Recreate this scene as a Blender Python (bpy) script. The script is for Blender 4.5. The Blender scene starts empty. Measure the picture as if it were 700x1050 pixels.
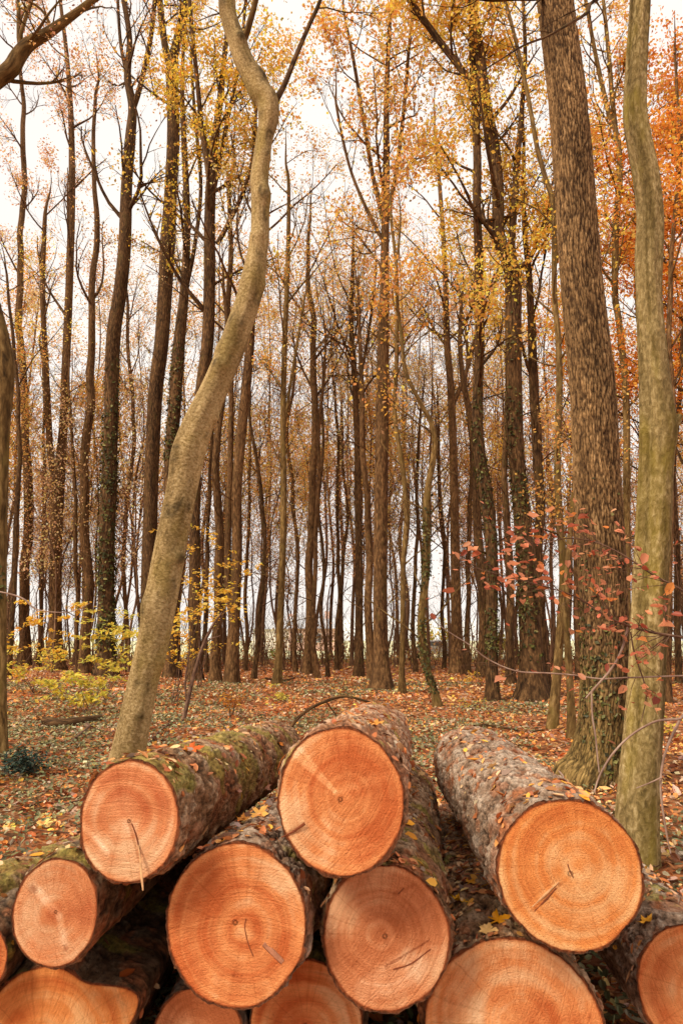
import bpy, math, random
import numpy as np
from mathutils import Vector
from mathutils.bvhtree import BVHTree

random.seed(7)
RNG = np.random.default_rng(11)
scene = bpy.context.scene
COL = scene.collection

# ------------------------------------------------------------------ camera model
F = 720.0; CU, CV = 350.0, 525.0
PITCH = math.atan(130.0 / F); CAMZ = 1.6
CP, SP = math.cos(PITCH), math.sin(PITCH)
def ray(u, v):
    dx, dy = (u - CU) / F, (CV - v) / F
    return np.array([dx, CP - dy * SP, SP + dy * CP])
def at(u, v, Y):            # point of the place at distance Y in front of the viewer
    r = ray(u, v); return np.array([0, 0, CAMZ]) + r * (Y / r[1])
def att(u, v, t):           # same, by depth
    return np.array([0, 0, CAMZ]) + ray(u, v) * t
def gdist(u, v):
    r = ray(u, v); return r[1] * CAMZ / -r[2]
def depth_of(p): return p[1] * CP + (p[2] - CAMZ) * SP

def gz(x, y):
    x = np.asarray(x, float); y = np.asarray(y, float)
    return (0.05 * np.sin(x * 0.9 + 1.3) * np.cos(y * 0.7) + 0.035 * np.sin(x * 2.3 + y * 1.7)
            + 0.02 * np.sin(x * 4.1 - y * 3.3 + 2) ) * np.clip((y - 2) / 4, 0.3, 1)

def lin(c):
    c = np.asarray(c, float) / 255.0
    return np.where(c <= 0.04045, c / 12.92, ((c + 0.055) / 1.055) ** 2.4)
def rgba(c): l = lin(c); return (float(l[0]), float(l[1]), float(l[2]), 1.0)

# ------------------------------------------------------------------ numpy noise
def _h(ix, iy, iz, s):
    n = (ix.astype(np.int64) * 73856093) ^ (iy.astype(np.int64) * 19349663) ^ (iz.astype(np.int64) * 83492791) ^ (s * 2654435761)
    n = (n ^ (n >> 13)) * 1274126177 & 0x7fffffff
    n = (n ^ (n >> 15)) * 2246822519 & 0x7fffffff
    return ((n ^ (n >> 12)) & 0xffffff) / float(0xffffff)
def vnoise(p, s=0):
    i = np.floor(p).astype(np.int64); f = p - i; f = f * f * (3 - 2 * f)
    out = 0
    for a in (0, 1):
        for b in (0, 1):
            for c in (0, 1):
                w = (f[:, 0] if a else 1 - f[:, 0]) * (f[:, 1] if b else 1 - f[:, 1]) * (f[:, 2] if c else 1 - f[:, 2])
                out = out + w * _h(i[:, 0] + a, i[:, 1] + b, i[:, 2] + c, s)
    return out * 2 - 1
def fbm(p, o=3, s=0):
    r = 0; a = 1; t = 0
    for k in range(o):
        r = r + a * vnoise(p * (2.03 ** k) + 17.3 * k, s + k); t += a; a *= 0.5
    return r / t
def worley(p, s=0):
    i = np.floor(p).astype(np.int64); N = len(p)
    f1 = np.full(N, 9.0); f2 = np.full(N, 9.0); idv = np.zeros(N); dv = np.zeros((N, 3))
    for a in (-1, 0, 1):
        for b in (-1, 0, 1):
            for c in (-1, 0, 1):
                q = i + np.array([a, b, c])
                pt = q + np.stack([_h(q[:, 0], q[:, 1], q[:, 2], s + k) for k in (1, 2, 3)], 1)
                e = p - pt
                d = np.sqrt((e ** 2).sum(1))
                h = _h(q[:, 0], q[:, 1], q[:, 2], s + 9)
                near = d < f1
                f2 = np.where(near, f1, np.minimum(f2, d))
                idv = np.where(near, h, idv); dv = np.where(near[:, None], e, dv); f1 = np.where(near, d, f1)
    return f1, f2, idv, dv
def sstep(a, b, x): t = np.clip((x - a) / (b - a), 0, 1); return t * t * (3 - 2 * t)
def mixc(a, b, t): t = np.asarray(t)[:, None]; return a * (1 - t) + b * t

# ------------------------------------------------------------------ objects
def empty(name, loc, label, cat, group=None):
    o = bpy.data.objects.new(name, None); COL.objects.link(o)
    o.location = tuple(loc); o.empty_display_size = 0.2
    tag(o, label, cat, group); return o
def tag(o, label=None, cat=None, group=None, kind=None):
    if label: o['label'] = label
    if cat: o['category'] = cat
    if group: o['group'] = group
    if kind: o['kind'] = kind
    return o
def mesh_obj(name, V, faces, mat, parent=None, col=None, bk=None, smooth=True, origin=None):
    """faces: list of int arrays (n,k)."""
    V = np.asarray(V, float)
    off = np.zeros(3)
    if origin is not None: off = np.asarray(origin, float)
    elif parent is not None: off = np.array(parent.location)
    me = bpy.data.meshes.new(name)
    faces = [np.asarray(f, np.int32) for f in faces if len(f)]
    nl = sum(f.size for f in faces); nf = sum(len(f) for f in faces)
    me.vertices.add(len(V)); me.vertices.foreach_set('co', (V - off).astype(np.float32).ravel())
    me.loops.add(nl); me.polygons.add(nf)
    me.loops.foreach_set('vertex_index', np.concatenate([f.ravel() for f in faces]))
    st = []; tot = 0
    for f in faces:
        st.append(tot + np.arange(len(f)) * f.shape[1]); tot += f.size
    me.polygons.foreach_set('loop_start', np.concatenate(st).astype(np.int32))
    me.polygons.foreach_set('use_smooth', np.full(nf, smooth))
    if col is None: col = np.ones((len(V), 3))
    ca = me.color_attributes.new('Col', 'FLOAT_COLOR', 'POINT')
    ca.data.foreach_set('color', np.concatenate([col, np.ones((len(V), 1))], 1).astype(np.float32).ravel())
    if bk is not None:
        a = me.attributes.new('bk', 'FLOAT_VECTOR', 'POINT')
        a.data.foreach_set('vector', np.asarray(bk, np.float32).ravel())
    me.materials.append(mat); me.update(calc_edges=True); me.validate()
    o = bpy.data.objects.new(name, me); COL.objects.link(o)
    if parent is not None: o.parent = parent
    elif origin is not None: o.location = tuple(off)
    return o

class Acc:
    def __init__(s): s.V = []; s.F = {}; s.C = []; s.B = []; s.n = 0
    def add(s, V, faces, C=None, B=None):
        V = np.asarray(V, float)
        for f in faces:
            if len(f): s.F.setdefault(np.asarray(f).shape[1], []).append(np.asarray(f) + s.n)
        s.V.append(V); s.C.append(np.ones((len(V), 3)) if C is None else C); s.B.append(V if B is None else B)
        s.n += len(V)
    def build(s, name, mat, parent=None, origin=None, smooth=True):
        return mesh_obj(name, np.concatenate(s.V), [np.concatenate(f) for f in s.F.values()], mat, parent,
                        np.concatenate(s.C), np.concatenate(s.B), smooth, origin)

def catmull(P, n_per):
    P = np.asarray(P, float); Q = np.vstack([2 * P[0] - P[1], P, 2 * P[-1] - P[-2]])
    out = []
    for i in range(1, len(Q) - 2):
        n = n_per[i - 1] if hasattr(n_per, '__len__') else n_per
        t = np.linspace(0, 1, n, endpoint=False)[:, None]
        a, b, c, d = Q[i - 1], Q[i], Q[i + 1], Q[i + 2]
        out.append(0.5 * (2 * b + (c - a) * t + (2 * a - 5 * b + 4 * c - d) * t ** 2 + (3 * b - a - 3 * c + d) * t ** 3))
    out.append(Q[-2][None]); return np.vstack(out)
def resample(PR, step):
    """PR (n,4) xyz r -> smooth polyline with points about step apart."""
    PR = np.asarray(PR, float)
    seg = np.linalg.norm(np.diff(PR[:, :3], axis=0), axis=1)
    ns = [max(1, int(math.ceil(s / step))) for s in seg]
    R = catmull(PR, ns); R[:, 3] = np.maximum(R[:, 3], 0.002)
    return R
def frames(P):
    T = np.gradient(P, axis=-2); T /= np.linalg.norm(T, axis=-1, keepdims=True) + 1e-9
    return T
def tubes(P, R, k, disp=None):
    """P (M,n,3) R (M,n) -> V, quads, bk"""
    M, n, _ = P.shape
    T = frames(P); mean = P[:, -1] - P[:, 0]; mean = mean / (np.linalg.norm(mean, axis=1, keepdims=True) + 1e-9)
    ref = np.where(np.abs(mean[:, 2:3]) < 0.8, np.array([[0, 0, 1.0]]), np.array([[0, -1.0, 0]]))
    ref = np.repeat(ref[:, None], n, 1)
    N = ref - (ref * T).sum(-1, keepdims=True) * T; N /= np.linalg.norm(N, axis=-1, keepdims=True) + 1e-9
    B = np.cross(T, N)
    th = np.arange(k) / k * 2 * math.pi
    L = np.concatenate([np.zeros((M, 1)), np.cumsum(np.linalg.norm(np.diff(P, axis=1), axis=2), 1)], 1)
    RR = np.repeat(R[:, :, None], k, 2)
    if disp is not None: RR = RR + disp(np.broadcast_to(th, (M, n, k)), np.repeat(L[:, :, None], k, 2), RR)
    c, s = np.cos(th), np.sin(th)
    V = P[:, :, None] + RR[..., None] * (c[None, None, :, None] * N[:, :, None] + s[None, None, :, None] * B[:, :, None])
    Rm = R.mean(1)[:, None, None]
    bk = np.stack([np.broadcast_to(c * Rm, (M, n, k)), np.broadcast_to(s * Rm, (M, n, k)), np.repeat(L[:, :, None], k, 2)], -1)
    idx = np.arange(M * n * k).reshape(M, n, k)
    a = idx[:, :-1, :]; b = idx[:, 1:, :]
    q = np.stack([a, np.roll(a, -1, 2), np.roll(b, -1, 2), b], -1).reshape(-1, 4)
    return V.reshape(-1, 3), q, bk.reshape(-1, 3)

# ------------------------------------------------------------------ materials
def new_mat(name):
    m = bpy.data.materials.new(name); m.use_nodes = True
    nt = m.node_tree; nt.nodes.clear(); return m, nt
class NB:
    def __init__(s, nt): s.nt = nt
    def n(s, typ, **kw):
        o = s.nt.nodes.new(typ)
        for k, v in kw.items():
            if k.startswith('i_'): o.inputs[k[2:].replace('_', ' ')].default_value = v
            else: setattr(o, k, v)
        return o
    def l(s, a, b): s.nt.links.new(a, b)
    def math(s, op, a, b=None, clamp=False):
        o = s.nt.nodes.new('ShaderNodeMath'); o.operation = op; o.use_clamp = clamp
        for i, x in enumerate((a, b)):
            if x is None: continue
            if isinstance(x, (int, float)): o.inputs[i].default_value = x
            else: s.l(x, o.inputs[i])
        return o.outputs[0]
    def ramp(s, fac, stops):
        o = s.nt.nodes.new('ShaderNodeValToRGB'); e = o.color_ramp.elements
        while len(e) > 1: e.remove(e[-1])
        e[0].position = stops[0][0]; e[0].color = stops[0][1]
        for p, c in stops[1:]:
            x = e.new(p); x.color = c
        s.l(fac, o.inputs[0]); return o.outputs[0]
    def mix(s, fac, a, b, mode='MIX'):
        o = s.nt.nodes.new('ShaderNodeMix'); o.data_type = 'RGBA'; o.blend_type = mode
        for i, x in ((0, fac), (6, a), (7, b)):
            if isinstance(x, (int, float)): o.inputs[i].default_value = x
            elif isinstance(x, tuple): o.inputs[i].default_value = x
            else: s.l(x, o.inputs[i])
        return o.outputs[2]
    def attr(s, name): o = s.nt.nodes.new('ShaderNodeAttribute'); o.attribute_name = name; return o
    def noise(s, vec, scale, detail=4, rough=0.55, dim='3D', dist=0):
        o = s.nt.nodes.new('ShaderNodeTexNoise'); o.noise_dimensions = dim
        o.inputs['Scale'].default_value = scale; o.inputs['Detail'].default_value = detail
        o.inputs['Roughness'].default_value = rough; o.inputs['Distortion'].default_value = dist
        if vec is not None: s.l(vec, o.inputs['W' if dim == '1D' else 'Vector'])
        return o.outputs['Fac']
    def mapping(s, vec, scale, loc=(0, 0, 0)):
        o = s.nt.nodes.new('ShaderNodeMapping'); o.inputs['Scale'].default_value = scale; o.inputs['Location'].default_value = loc
        s.l(vec, o.inputs['Vector']); return o.outputs[0]
    def out(s, col, rough=0.85, bump=None, spec=0.25):
        b = s.nt.nodes.new('ShaderNodeBsdfPrincipled'); o = s.nt.nodes.new('ShaderNodeOutputMaterial')
        if isinstance(col, tuple): b.inputs['Base Color'].default_value = col
        else: s.l(col, b.inputs['Base Color'])
        if isinstance(rough, (int, float)): b.inputs['Roughness'].default_value = rough
        else: s.l(rough, b.inputs['Roughness'])
        b.inputs['Specular IOR Level'].default_value = spec
        if bump is not None: s.l(bump, b.inputs['Normal'])
        s.l(b.outputs[0], o.inputs[0]); return b
    def bump(s, h, dist, strength=1.0):
        o = s.nt.nodes.new('ShaderNodeBump'); o.inputs['Strength'].default_value = strength; o.inputs['Distance'].default_value = dist
        s.l(h, o.inputs['Height']); return o.outputs[0]

def bark_mat(name, dark, mid, light, sc=(14, 14, 3), bumpd=0.02, moss=0.0, mosscol=(88, 92, 40), furrow=0.0):
    m, nt = new_mat(name); b = NB(nt)
    v = b.attr('bk').outputs['Vector']; c = b.attr('Col').outputs['Color']
    vs = b.mapping(v, sc)
    n1 = b.noise(vs, 1.0, 6, 0.62, dist=0.4)
    n2 = b.noise(b.mapping(v, (3, 3, 0.8)), 1.0, 3)
    if furrow:
        r1 = b.noise(vs, .9, 3, .5, dist=.6); r2 = b.noise(b.mapping(v, (60, 60, 16)), 1.0, 3)
        e = b.math('MULTIPLY', b.math('ABSOLUTE', b.math('SUBTRACT', r1, .5)), 9.0, True)
        e = b.math('MULTIPLY', e, b.math('ADD', b.math('MULTIPLY', r2, .6), .6), True)
        h = b.math('ADD', b.math('MULTIPLY', e, furrow), b.math('MULTIPLY', n1, 1 - furrow * 0.5))
        h = b.math('MULTIPLY', h, 0.75)
    else: h = n1
    colr = b.ramp(h, [(0.34, rgba(dark)), (0.5, rgba(mid)), (0.68, rgba(light))])
    colr = b.mix(b.math('MULTIPLY', b.math('SUBTRACT', n2, 0.35), 1.2, True), colr, b.mix(0.5, colr, rgba(light)))
    n5 = b.noise(b.mapping(v, (4, 4, .5), (9, 2, 5)), 1.0, 4, .6)
    colr = b.mix(1.0, colr, b.ramp(n5, [(.36, (.58, .55, .52, 1)), (.56, (1, 1, 1, 1)), (.72, (1.12, 1.1, 1.06, 1))]), 'MULTIPLY')
    if moss:
        n3 = b.noise(b.mapping(v, (5, 5, 1.6), (3, 1, 7)), 1.0, 4)
        f = b.math('MULTIPLY', b.math('SUBTRACT', n3, 0.62 - moss * 0.25), 5.0, True)
        colr = b.mix(b.math('MULTIPLY', f, 0.75), colr, rgba(mosscol))
    colr = b.mix(1.0, colr, c, 'MULTIPLY')
    b.out(colr, 0.9, b.bump(h, bumpd), 0.15)
    return m
def vcol_mat(name, rough=0.85, noise_amt=0.35, sc=60, bumpd=0.004, spec=0.2):
    m, nt = new_mat(name); b = NB(nt)
    c = b.attr('Col').outputs['Color']; v = b.attr('bk').outputs['Vector']
    n = b.noise(b.mapping(v, (1, 1, .45)), sc, 6, 0.7)
    k = b.ramp(n, [(0.3, (1 - noise_amt,) * 3 + (1,)), (0.72, (1 + noise_amt * 0.6,) * 3 + (1,))])
    b.out(b.mix(1.0, c, k, 'MULTIPLY'), rough, b.bump(n, bumpd), spec)
    return m
def leaf_mat(name, trans=0.45, rough=0.6, gloss=0.06):
    m, nt = new_mat(name); b = NB(nt)
    c = b.attr('Col').outputs['Color']
    d = b.n('ShaderNodeBsdfDiffuse'); t = b.n('ShaderNodeBsdfTranslucent'); g = b.n('ShaderNodeBsdfGlossy')
    g.inputs['Roughness'].default_value = 0.45
    b.l(c, d.inputs[0]); b.l(c, t.inputs[0])
    mx = b.n('ShaderNodeMixShader'); mx.inputs[0].default_value = trans
    b.l(d.outputs[0], mx.inputs[1]); b.l(t.outputs[0], mx.inputs[2])
    m2 = b.n('ShaderNodeMixShader'); m2.inputs[0].default_value = gloss * .6
    b.l(mx.outputs[0], m2.inputs[1]); b.l(g.outputs[0], m2.inputs[2])
    o = b.n('ShaderNodeOutputMaterial'); b.l(m2.outputs[0], o.inputs[0]); return m
def flat_mat(name, c, rough=0.7, var=0.12, sc=8, spec=0.3):
    m, nt = new_mat(name); b = NB(nt)
    g = b.n('ShaderNodeNewGeometry'); n = b.noise(g.outputs['Position'], sc, 5)
    r = rgba(c)
    k = b.ramp(n, [(0.3, tuple(x * (1 - var) for x in r[:3]) + (1,)), (0.7, tuple(min(1, x * (1 + var)) for x in r[:3]) + (1,))])
    b.out(k, rough, None, spec); return m

M_OAK = bark_mat('furrowed_oak_bark', (92, 82, 72), (176, 166, 150), (232, 222, 206), (50, 50, 18), 0.010)
M_PALE = bark_mat('smooth_tan_bark', (118, 96, 56), (160, 134, 88), (194, 168, 122), (34, 34, 34), 0.016, 0.25, (134, 112, 62))
M_OLIVE = bark_mat('olive_fluted_bark', (92, 76, 42), (134, 112, 68), (176, 154, 108), (40, 40, 18), 0.016, 0.5, (128, 110, 42))
M_DARK = bark_mat('dark_brown_bark', (30, 20, 12), (78, 55, 34), (136, 102, 66), (24, 24, 5), 0.02, 0.2, (80, 70, 34))
M_BROWN = bark_mat('brown_bark', (38, 25, 15), (94, 66, 40), (148, 112, 74), (24, 24, 5), 0.02, 0.15, (92, 78, 38))
M_GREEN = bark_mat('mossy_thin_bark', (58, 42, 22), (108, 82, 46), (154, 126, 80), (26, 26, 5), 0.01, 0.3, (116, 98, 48))
M_FAR = bark_mat('hazed_far_bark', (70, 48, 34), (116, 86, 62), (154, 120, 92), (16, 16, 3), 0.02)  # lighter bark tones stand in for haze over the distant trunks
M_TWIG = bark_mat('twig_bark', (70, 50, 40), (106, 78, 62), (140, 110, 90), (30, 30, 10), 0.002)
M_PTWIG = bark_mat('pale_beech_twig', (120, 92, 78), (158, 128, 112), (190, 164, 146), (40, 40, 10), 0.001)
M_LEAF = leaf_mat('autumn_leaf', 0.55, gloss=.03)
M_IVY = leaf_mat('ivy_leaf', 0.15, gloss=0.03)
M_DRY = leaf_mat('dry_fallen_leaf', 0.15, gloss=0.05)
M_LOGBARK = vcol_mat('flaky_pine_bark', 0.9, 0.75, 85, 0.012)

# ------------------------------------------------------------------ leaves
LQ = (np.array([(-.5, 0, 0), (0, -.32, .06), (.5, 0, 0), (0, .32, .06)]), [np.array([[0, 1, 2, 3]])])
LO = (np.array([(-.5, 0, 0), (0.02, 0, -.07), (.55, 0, -.04), (-.25, .27, .04), (.2, .25, .05), (-.25, -.27, .04), (.2, -.25, .05)]),
      [np.array([[0, 1, 4, 3], [0, 5, 6, 1]]), np.array([[1, 2, 4], [1, 6, 2]])])
def maple_tpl():
    n = 30; a = np.arange(n) / n * 2 * math.pi
    lobes = {0: 1.0, 5: .48, 6: .9, 10: .42, 12: .72, 15: .2, 18: .72, 20: .42, 24: .9, 25: .48}
    r = np.full(n, .62)
    for k, x in lobes.items(): r[k] = x
    for k in (3, 27): r[k] = .46
    for k in (1, 29, 7, 23, 13, 17): r[k] = .62
    for k in (8, 22, 9, 21): r[k] = .6
    V = np.stack([np.cos(a) * r * .5, np.sin(a) * r * .5, 0.10 * r ** 2 + 0.05 * np.sin(a * 5)], 1)
    V = np.vstack([V, [[0, 0, 0]]])
    f = np.array([[n, i, (i + 1) % n] for i in range(n)])
    return V, [f]
LM = maple_tpl()
def rand_rot(n, rng, up=None, tilt=1.0):
    """rotation matrices (n,3,3). up: normals (n,3) or None for free."""
    if up is None:
        q = rng.normal(size=(n, 4)); q /= np.linalg.norm(q, axis=1, keepdims=True)
        w, x, y, z = q.T
        return np.stack([np.stack([1 - 2 * (y * y + z * z), 2 * (x * y - z * w), 2 * (x * z + y * w)], 1),
                         np.stack([2 * (x * y + z * w), 1 - 2 * (x * x + z * z), 2 * (y * z - x * w)], 1),
                         np.stack([2 * (x * z - y * w), 2 * (y * z + x * w), 1 - 2 * (x * x + y * y)], 1)], 1)
    Z = up + rng.normal(size=(n, 3)) * tilt; Z /= np.linalg.norm(Z, axis=1, keepdims=True)
    a = rng.normal(size=(n, 3)); X = a - (a * Z).sum(1, keepdims=True) * Z; X /= np.linalg.norm(X, axis=1, keepdims=True)
    return np.stack([X, np.cross(Z, X), Z], 2)
def leaves(C, S, colr, rng, tpl=LQ, up=None, tilt=1.0, rot=None):
    n = len(C); V0, fs = tpl; m = len(V0)
    Rm = rand_rot(n, rng, up, tilt) if rot is None else rot
    asp = rng.uniform(.8, 1.15, (n, 1, 1)) * np.array([1, 1, 1.0])[None, None]
    V = np.einsum('nij,nmj->nmi', Rm, V0[None] * S[:, None, None] * asp) + C[:, None]
    faces = [(f[None] + (np.arange(n) * m)[:, None, None]).reshape(-1, f.shape[1]) for f in fs]
    return V.reshape(-1, 3), faces, np.repeat(colr, m, 0)
def pick(pal, n, rng, var=.14):
    c = lin(np.array([p[:3] for p in pal])); w = np.array([p[3] if len(p) > 3 else 1 for p in pal], float); w /= w.sum()
    k = rng.choice(len(pal), n, p=w)
    return np.clip(c[k] * rng.lognormal(0, var, (n, 1)) * rng.lognormal(0, .05, (n, 3)), 0, .95)

PAL = {
 'yellow': [(244, 200, 70, 3), (234, 180, 66, 2), (214, 176, 80, 2), (228, 156, 72, 1), (176, 156, 76, 1)],
 'orange': [(248, 190, 98, 3), (250, 204, 108, 2), (242, 168, 86, 2.5), (226, 152, 92, 1), (206, 168, 104, 1)],
 'amber': [(244, 188, 84, 3), (240, 170, 84, 2), (220, 150, 88, 2), (196, 150, 100, 2)],
 'deep': [(250, 170, 66, 3), (246, 150, 56, 3), (252, 186, 84, 2), (226, 136, 66, 2)],
 'mauve': [(222, 170, 132, 3), (236, 182, 130, 2), (238, 172, 100, 2), (184, 128, 104, 2), (242, 190, 110, 1.5)],
 'haze': [(240, 198, 150, 3), (246, 200, 130, 2), (234, 186, 144, 2), (248, 208, 132, 1.5), (206, 192, 124, 1)],
 'gold': [(250, 204, 84, 3), (246, 188, 80, 2), (236, 204, 104, 1), (244, 170, 78, 1.5)],
}

# ------------------------------------------------------------------ growth of limbs
def grow(S, D, Ln, r0, n, jit, up, rng, taper=.25):
    M = len(S); P = np.zeros((M, n, 3)); P[:, 0] = S; d = D / np.linalg.norm(D, axis=1, keepdims=True)
    bend = rng.normal(size=(M, 3)) * jit
    for i in range(1, n):
        d = d + rng.normal(size=(M, 3)) * jit + bend * .5 + np.array([0, 0, up])
        d /= np.linalg.norm(d, axis=1, keepdims=True)
        P[:, i] = P[:, i - 1] + d * (Ln / (n - 1))[:, None]
    R = r0[:, None] * np.linspace(1, taper, n)[None]
    return P, R
def spawn(P, R, per, tmin, amin, amax, lfac, rfac, rng, L):
    M, n, _ = P.shape; T = frames(P)
    own = np.repeat(np.arange(M), per); t = rng.uniform(tmin, 1, len(own)) * (n - 1)
    i = np.minimum(t.astype(int), n - 2); f = (t - i)[:, None]
    S = P[own, i] * (1 - f) + P[own, i + 1] * f
    r = (R[own, i] * (1 - f[:, 0]) + R[own, i + 1] * f[:, 0]) * rfac
    Td = T[own, i]; a = rng.normal(size=(len(own), 3)); N = a - (a * Td).sum(1, keepdims=True) * Td; N /= np.linalg.norm(N, axis=1, keepdims=True)
    ang = np.radians(rng.uniform(amin, amax, len(own)))[:, None]
    D = Td * np.cos(ang) + N * np.sin(ang)
    Ln = L[own] * lfac * rng.uniform(.6, 1.2, len(own)) * (1.15 - .6 * t / (n - 1))
    return S, D, Ln, r, own
def foliage(P2, P3, nper, spread, size, pal, rng, gaps=.5, fq=.45):
    pts = np.concatenate([P3[:, 1:].reshape(-1, 3), P2[:, -2:].reshape(-1, 3)])
    pts = np.repeat(pts, nper, 0) + rng.normal(size=(len(pts) * nper, 3)) * spread
    keep = fbm(pts * fq + 31, 2, 5) + rng.normal(size=len(pts)) * .12 > (gaps - .5)
    pts = pts[keep]
    c = pick(pal, len(pts), rng, .2)
    c = c * (1 + .35 * fbm(pts * .9, 2, 9))[:, None]
    s = size * rng.uniform(.6, 1.3, len(pts))
    return leaves(pts, s, np.clip(c, 0, .95), rng)

def limbs_on(stem, zc, nl, ll, rng, rfac=.42, amin=28, amax=60, up=.10, ztop=None):
    """limbs spread over the part of the stem above height zc"""
    P = stem[:, :3]; z = P[:, 2]; ok = np.where(z > zc)[0]
    if len(ok) < 3: return None
    i = np.sort(rng.choice(ok[:-1], nl, replace=len(ok) < nl + 2))
    T = frames(P)[i]; az = rng.uniform(0, 2 * math.pi) + np.arange(nl) * 2.4 + rng.normal(size=nl) * .3
    N = np.stack([np.cos(az), np.sin(az), np.zeros(nl)], 1)
    N -= (N * T).sum(1, keepdims=True) * T; N /= np.linalg.norm(N, axis=1, keepdims=True)
    ang = np.radians(rng.uniform(amin, amax, nl))[:, None]
    D = T * np.cos(ang) + N * np.sin(ang)
    frac = (i - ok[0]) / max(1, len(ok))
    Ln = ll * rng.uniform(.65, 1.25, nl) * (1.15 - .55 * frac)
    r = np.minimum(stem[i, 3] * rfac, Ln * .018 + .01)
    return grow(P[i], D, Ln, r, 9, .10, up, rng, .3), Ln

def stem_mesh(acc, PR, k, lobes=0.0, rough=0.04, seed=0, step=.25, flare=0.0, knots=(), colfn=None, dfn=None, wander=0.0):
    S = resample(PR, step)
    if wander:
        w3 = S[:, :3] * .32 + seed * 5.1; S[:, 0] += wander * fbm(w3, 2, 1) * sstep(0, 3, S[:, 2]); S[:, 1] += wander * fbm(w3 + 40, 2, 2) * sstep(0, 3, S[:, 2])
    P = S[None, :, :3]; R = S[None, :, 3]
    def disp(th, L, RR):
        sh = th.shape; t = th.ravel(); l = L.ravel(); r = RR.ravel()
        q = np.stack([np.cos(t) * 1.2, np.sin(t) * 1.2, l * .55], 1) + seed * 3.7
        d = r * rough * 2.0 * fbm(q, 3, seed)
        if lobes: d += r * lobes * (vnoise(np.stack([np.cos(t) * 1.9, np.sin(t) * 1.9, l * .16], 1) + seed, seed + 3))
        if flare: d += r * flare * np.exp(-l / .45) * (1.0 + .55 * np.sin(t * 5 + seed)) 
        for (ka, kl, kr, kh) in knots:
            da = np.abs((t - ka + math.pi) % (2 * math.pi) - math.pi) * r
            d += kh * np.exp(-(da ** 2 + (l - kl) ** 2) / (kr ** 2))
        if dfn is not None: rm_ = PR[:, 3].mean(); d += dfn(np.stack([np.cos(t) * R.mean(), np.sin(t) * R.mean(), l], 1))
        return d.reshape(sh)
    V, q, bk = tubes(P, R, k, disp)
    bk = bk + seed * 1.7
    C = np.ones((len(V), 3)) if colfn is None else colfn(V, bk - seed * 1.7)
    acc.add(V, [q], C, bk)
    return S

def ivy_on(S, r_out, dens, z0, z1, rng, size=.07, side=None, fade=True):
    """ivy leaves hugging a stem S between heights z0 and z1"""
    P = S[:, :3]; ok = (P[:, 2] > z0) & (P[:, 2] < z1); P = P[ok]; R = S[ok, 3]
    if len(P) < 2: return None
    n = int(dens * (P[-1, 2] - P[0, 2]) * R.mean() * 6.28)
    t = rng.uniform(0, len(P) - 1.001, n)
    if fade: t = t * rng.uniform(.55, 1, n) ** .7
    i = t.astype(int); f = (t - i)[:, None]
    c = P[i] * (1 - f) + P[i + 1] * f; r = R[i] * (1 - f[:, 0]) + R[i + 1] * f[:, 0]
    a = rng.uniform(0, 2 * math.pi, n)
    N = np.stack([np.cos(a), np.sin(a), np.zeros(n)], 1)
    q = c + N * r[:, None]
    keep = fbm(q * np.array([3, 3, 1.1]) + 5, 3, 21) + rng.normal(size=n) * .1 > -.12
    if side is not None: keep &= (N @ np.array([side[0], side[1], 0]) > side[2] + rng.normal(size=n) * .2)
    c, r, N = c[keep], r[keep], N[keep]; n = len(c)
    C = c + N * (r + rng.uniform(.0, r_out, n))[:, None]
    colr = pick([(74, 72, 32, 3), (96, 92, 44, 2), (56, 54, 26, 3), (132, 124, 74, 1)], n, rng, .25)
    return leaves(C, size * rng.uniform(.6, 1.3, n), colr, rng, LQ if size < .065 else LO, N + np.array([0, 0, .4]), .35)

def thin_wood(acc, levels):
    for P, R, k in levels: 
        V, q, bk = tubes(P, R, k); acc.add(V, [q], None, bk)

# ------------------------------------------------------------------ world and light
SUN_EL, SUN_AZ = math.radians(44), math.radians(232)
w = bpy.data.worlds.new('World'); scene.world = w; w.use_nodes = True
nt = w.node_tree; nt.nodes.clear(); b = NB(nt)
sky = b.n('ShaderNodeTexSky'); sky.sky_type = 'NISHITA'; sky.sun_disc = False
sky.sun_elevation = SUN_EL; sky.sun_rotation = SUN_AZ; sky.dust_density = 3
bg1 = b.n('ShaderNodeBackground'); bg1.inputs[1].default_value = 0.12; b.l(sky.outputs[0], bg1.inputs[0])
tc = b.n('ShaderNodeTexCoord')
cn = b.noise(tc.outputs['Generated'], 2.2, 5)
cc = b.ramp(cn, [(0.3, (0.88, 0.82, 0.78, 1)), (0.62, (0.97, 0.895, 0.82, 1))])
bg2 = b.n('ShaderNodeBackground'); bg2.inputs[1].default_value = 1.24; b.l(cc, bg2.inputs[0])
mx = b.n('ShaderNodeMixShader'); mx.inputs[0].default_value = 0.93
b.l(bg1.outputs[0], mx.inputs[1]); b.l(bg2.outputs[0], mx.inputs[2])
wo = b.n('ShaderNodeOutputWorld'); b.l(mx.outputs[0], wo.inputs[0])

sl = bpy.data.lights.new('sun', 'SUN'); sl.energy = 3.8; sl.angle = math.radians(18); sl.color = (1.0, .89, .70)
so = bpy.data.objects.new('sun', sl); COL.objects.link(so)
sd = Vector((math.sin(SUN_AZ) * math.cos(SUN_EL), math.cos(SUN_AZ) * math.cos(SUN_EL), math.sin(SUN_EL)))
so.rotation_euler = sd.to_track_quat('Z', 'Y').to_euler(); so.location = (0, -5, 30)

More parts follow.
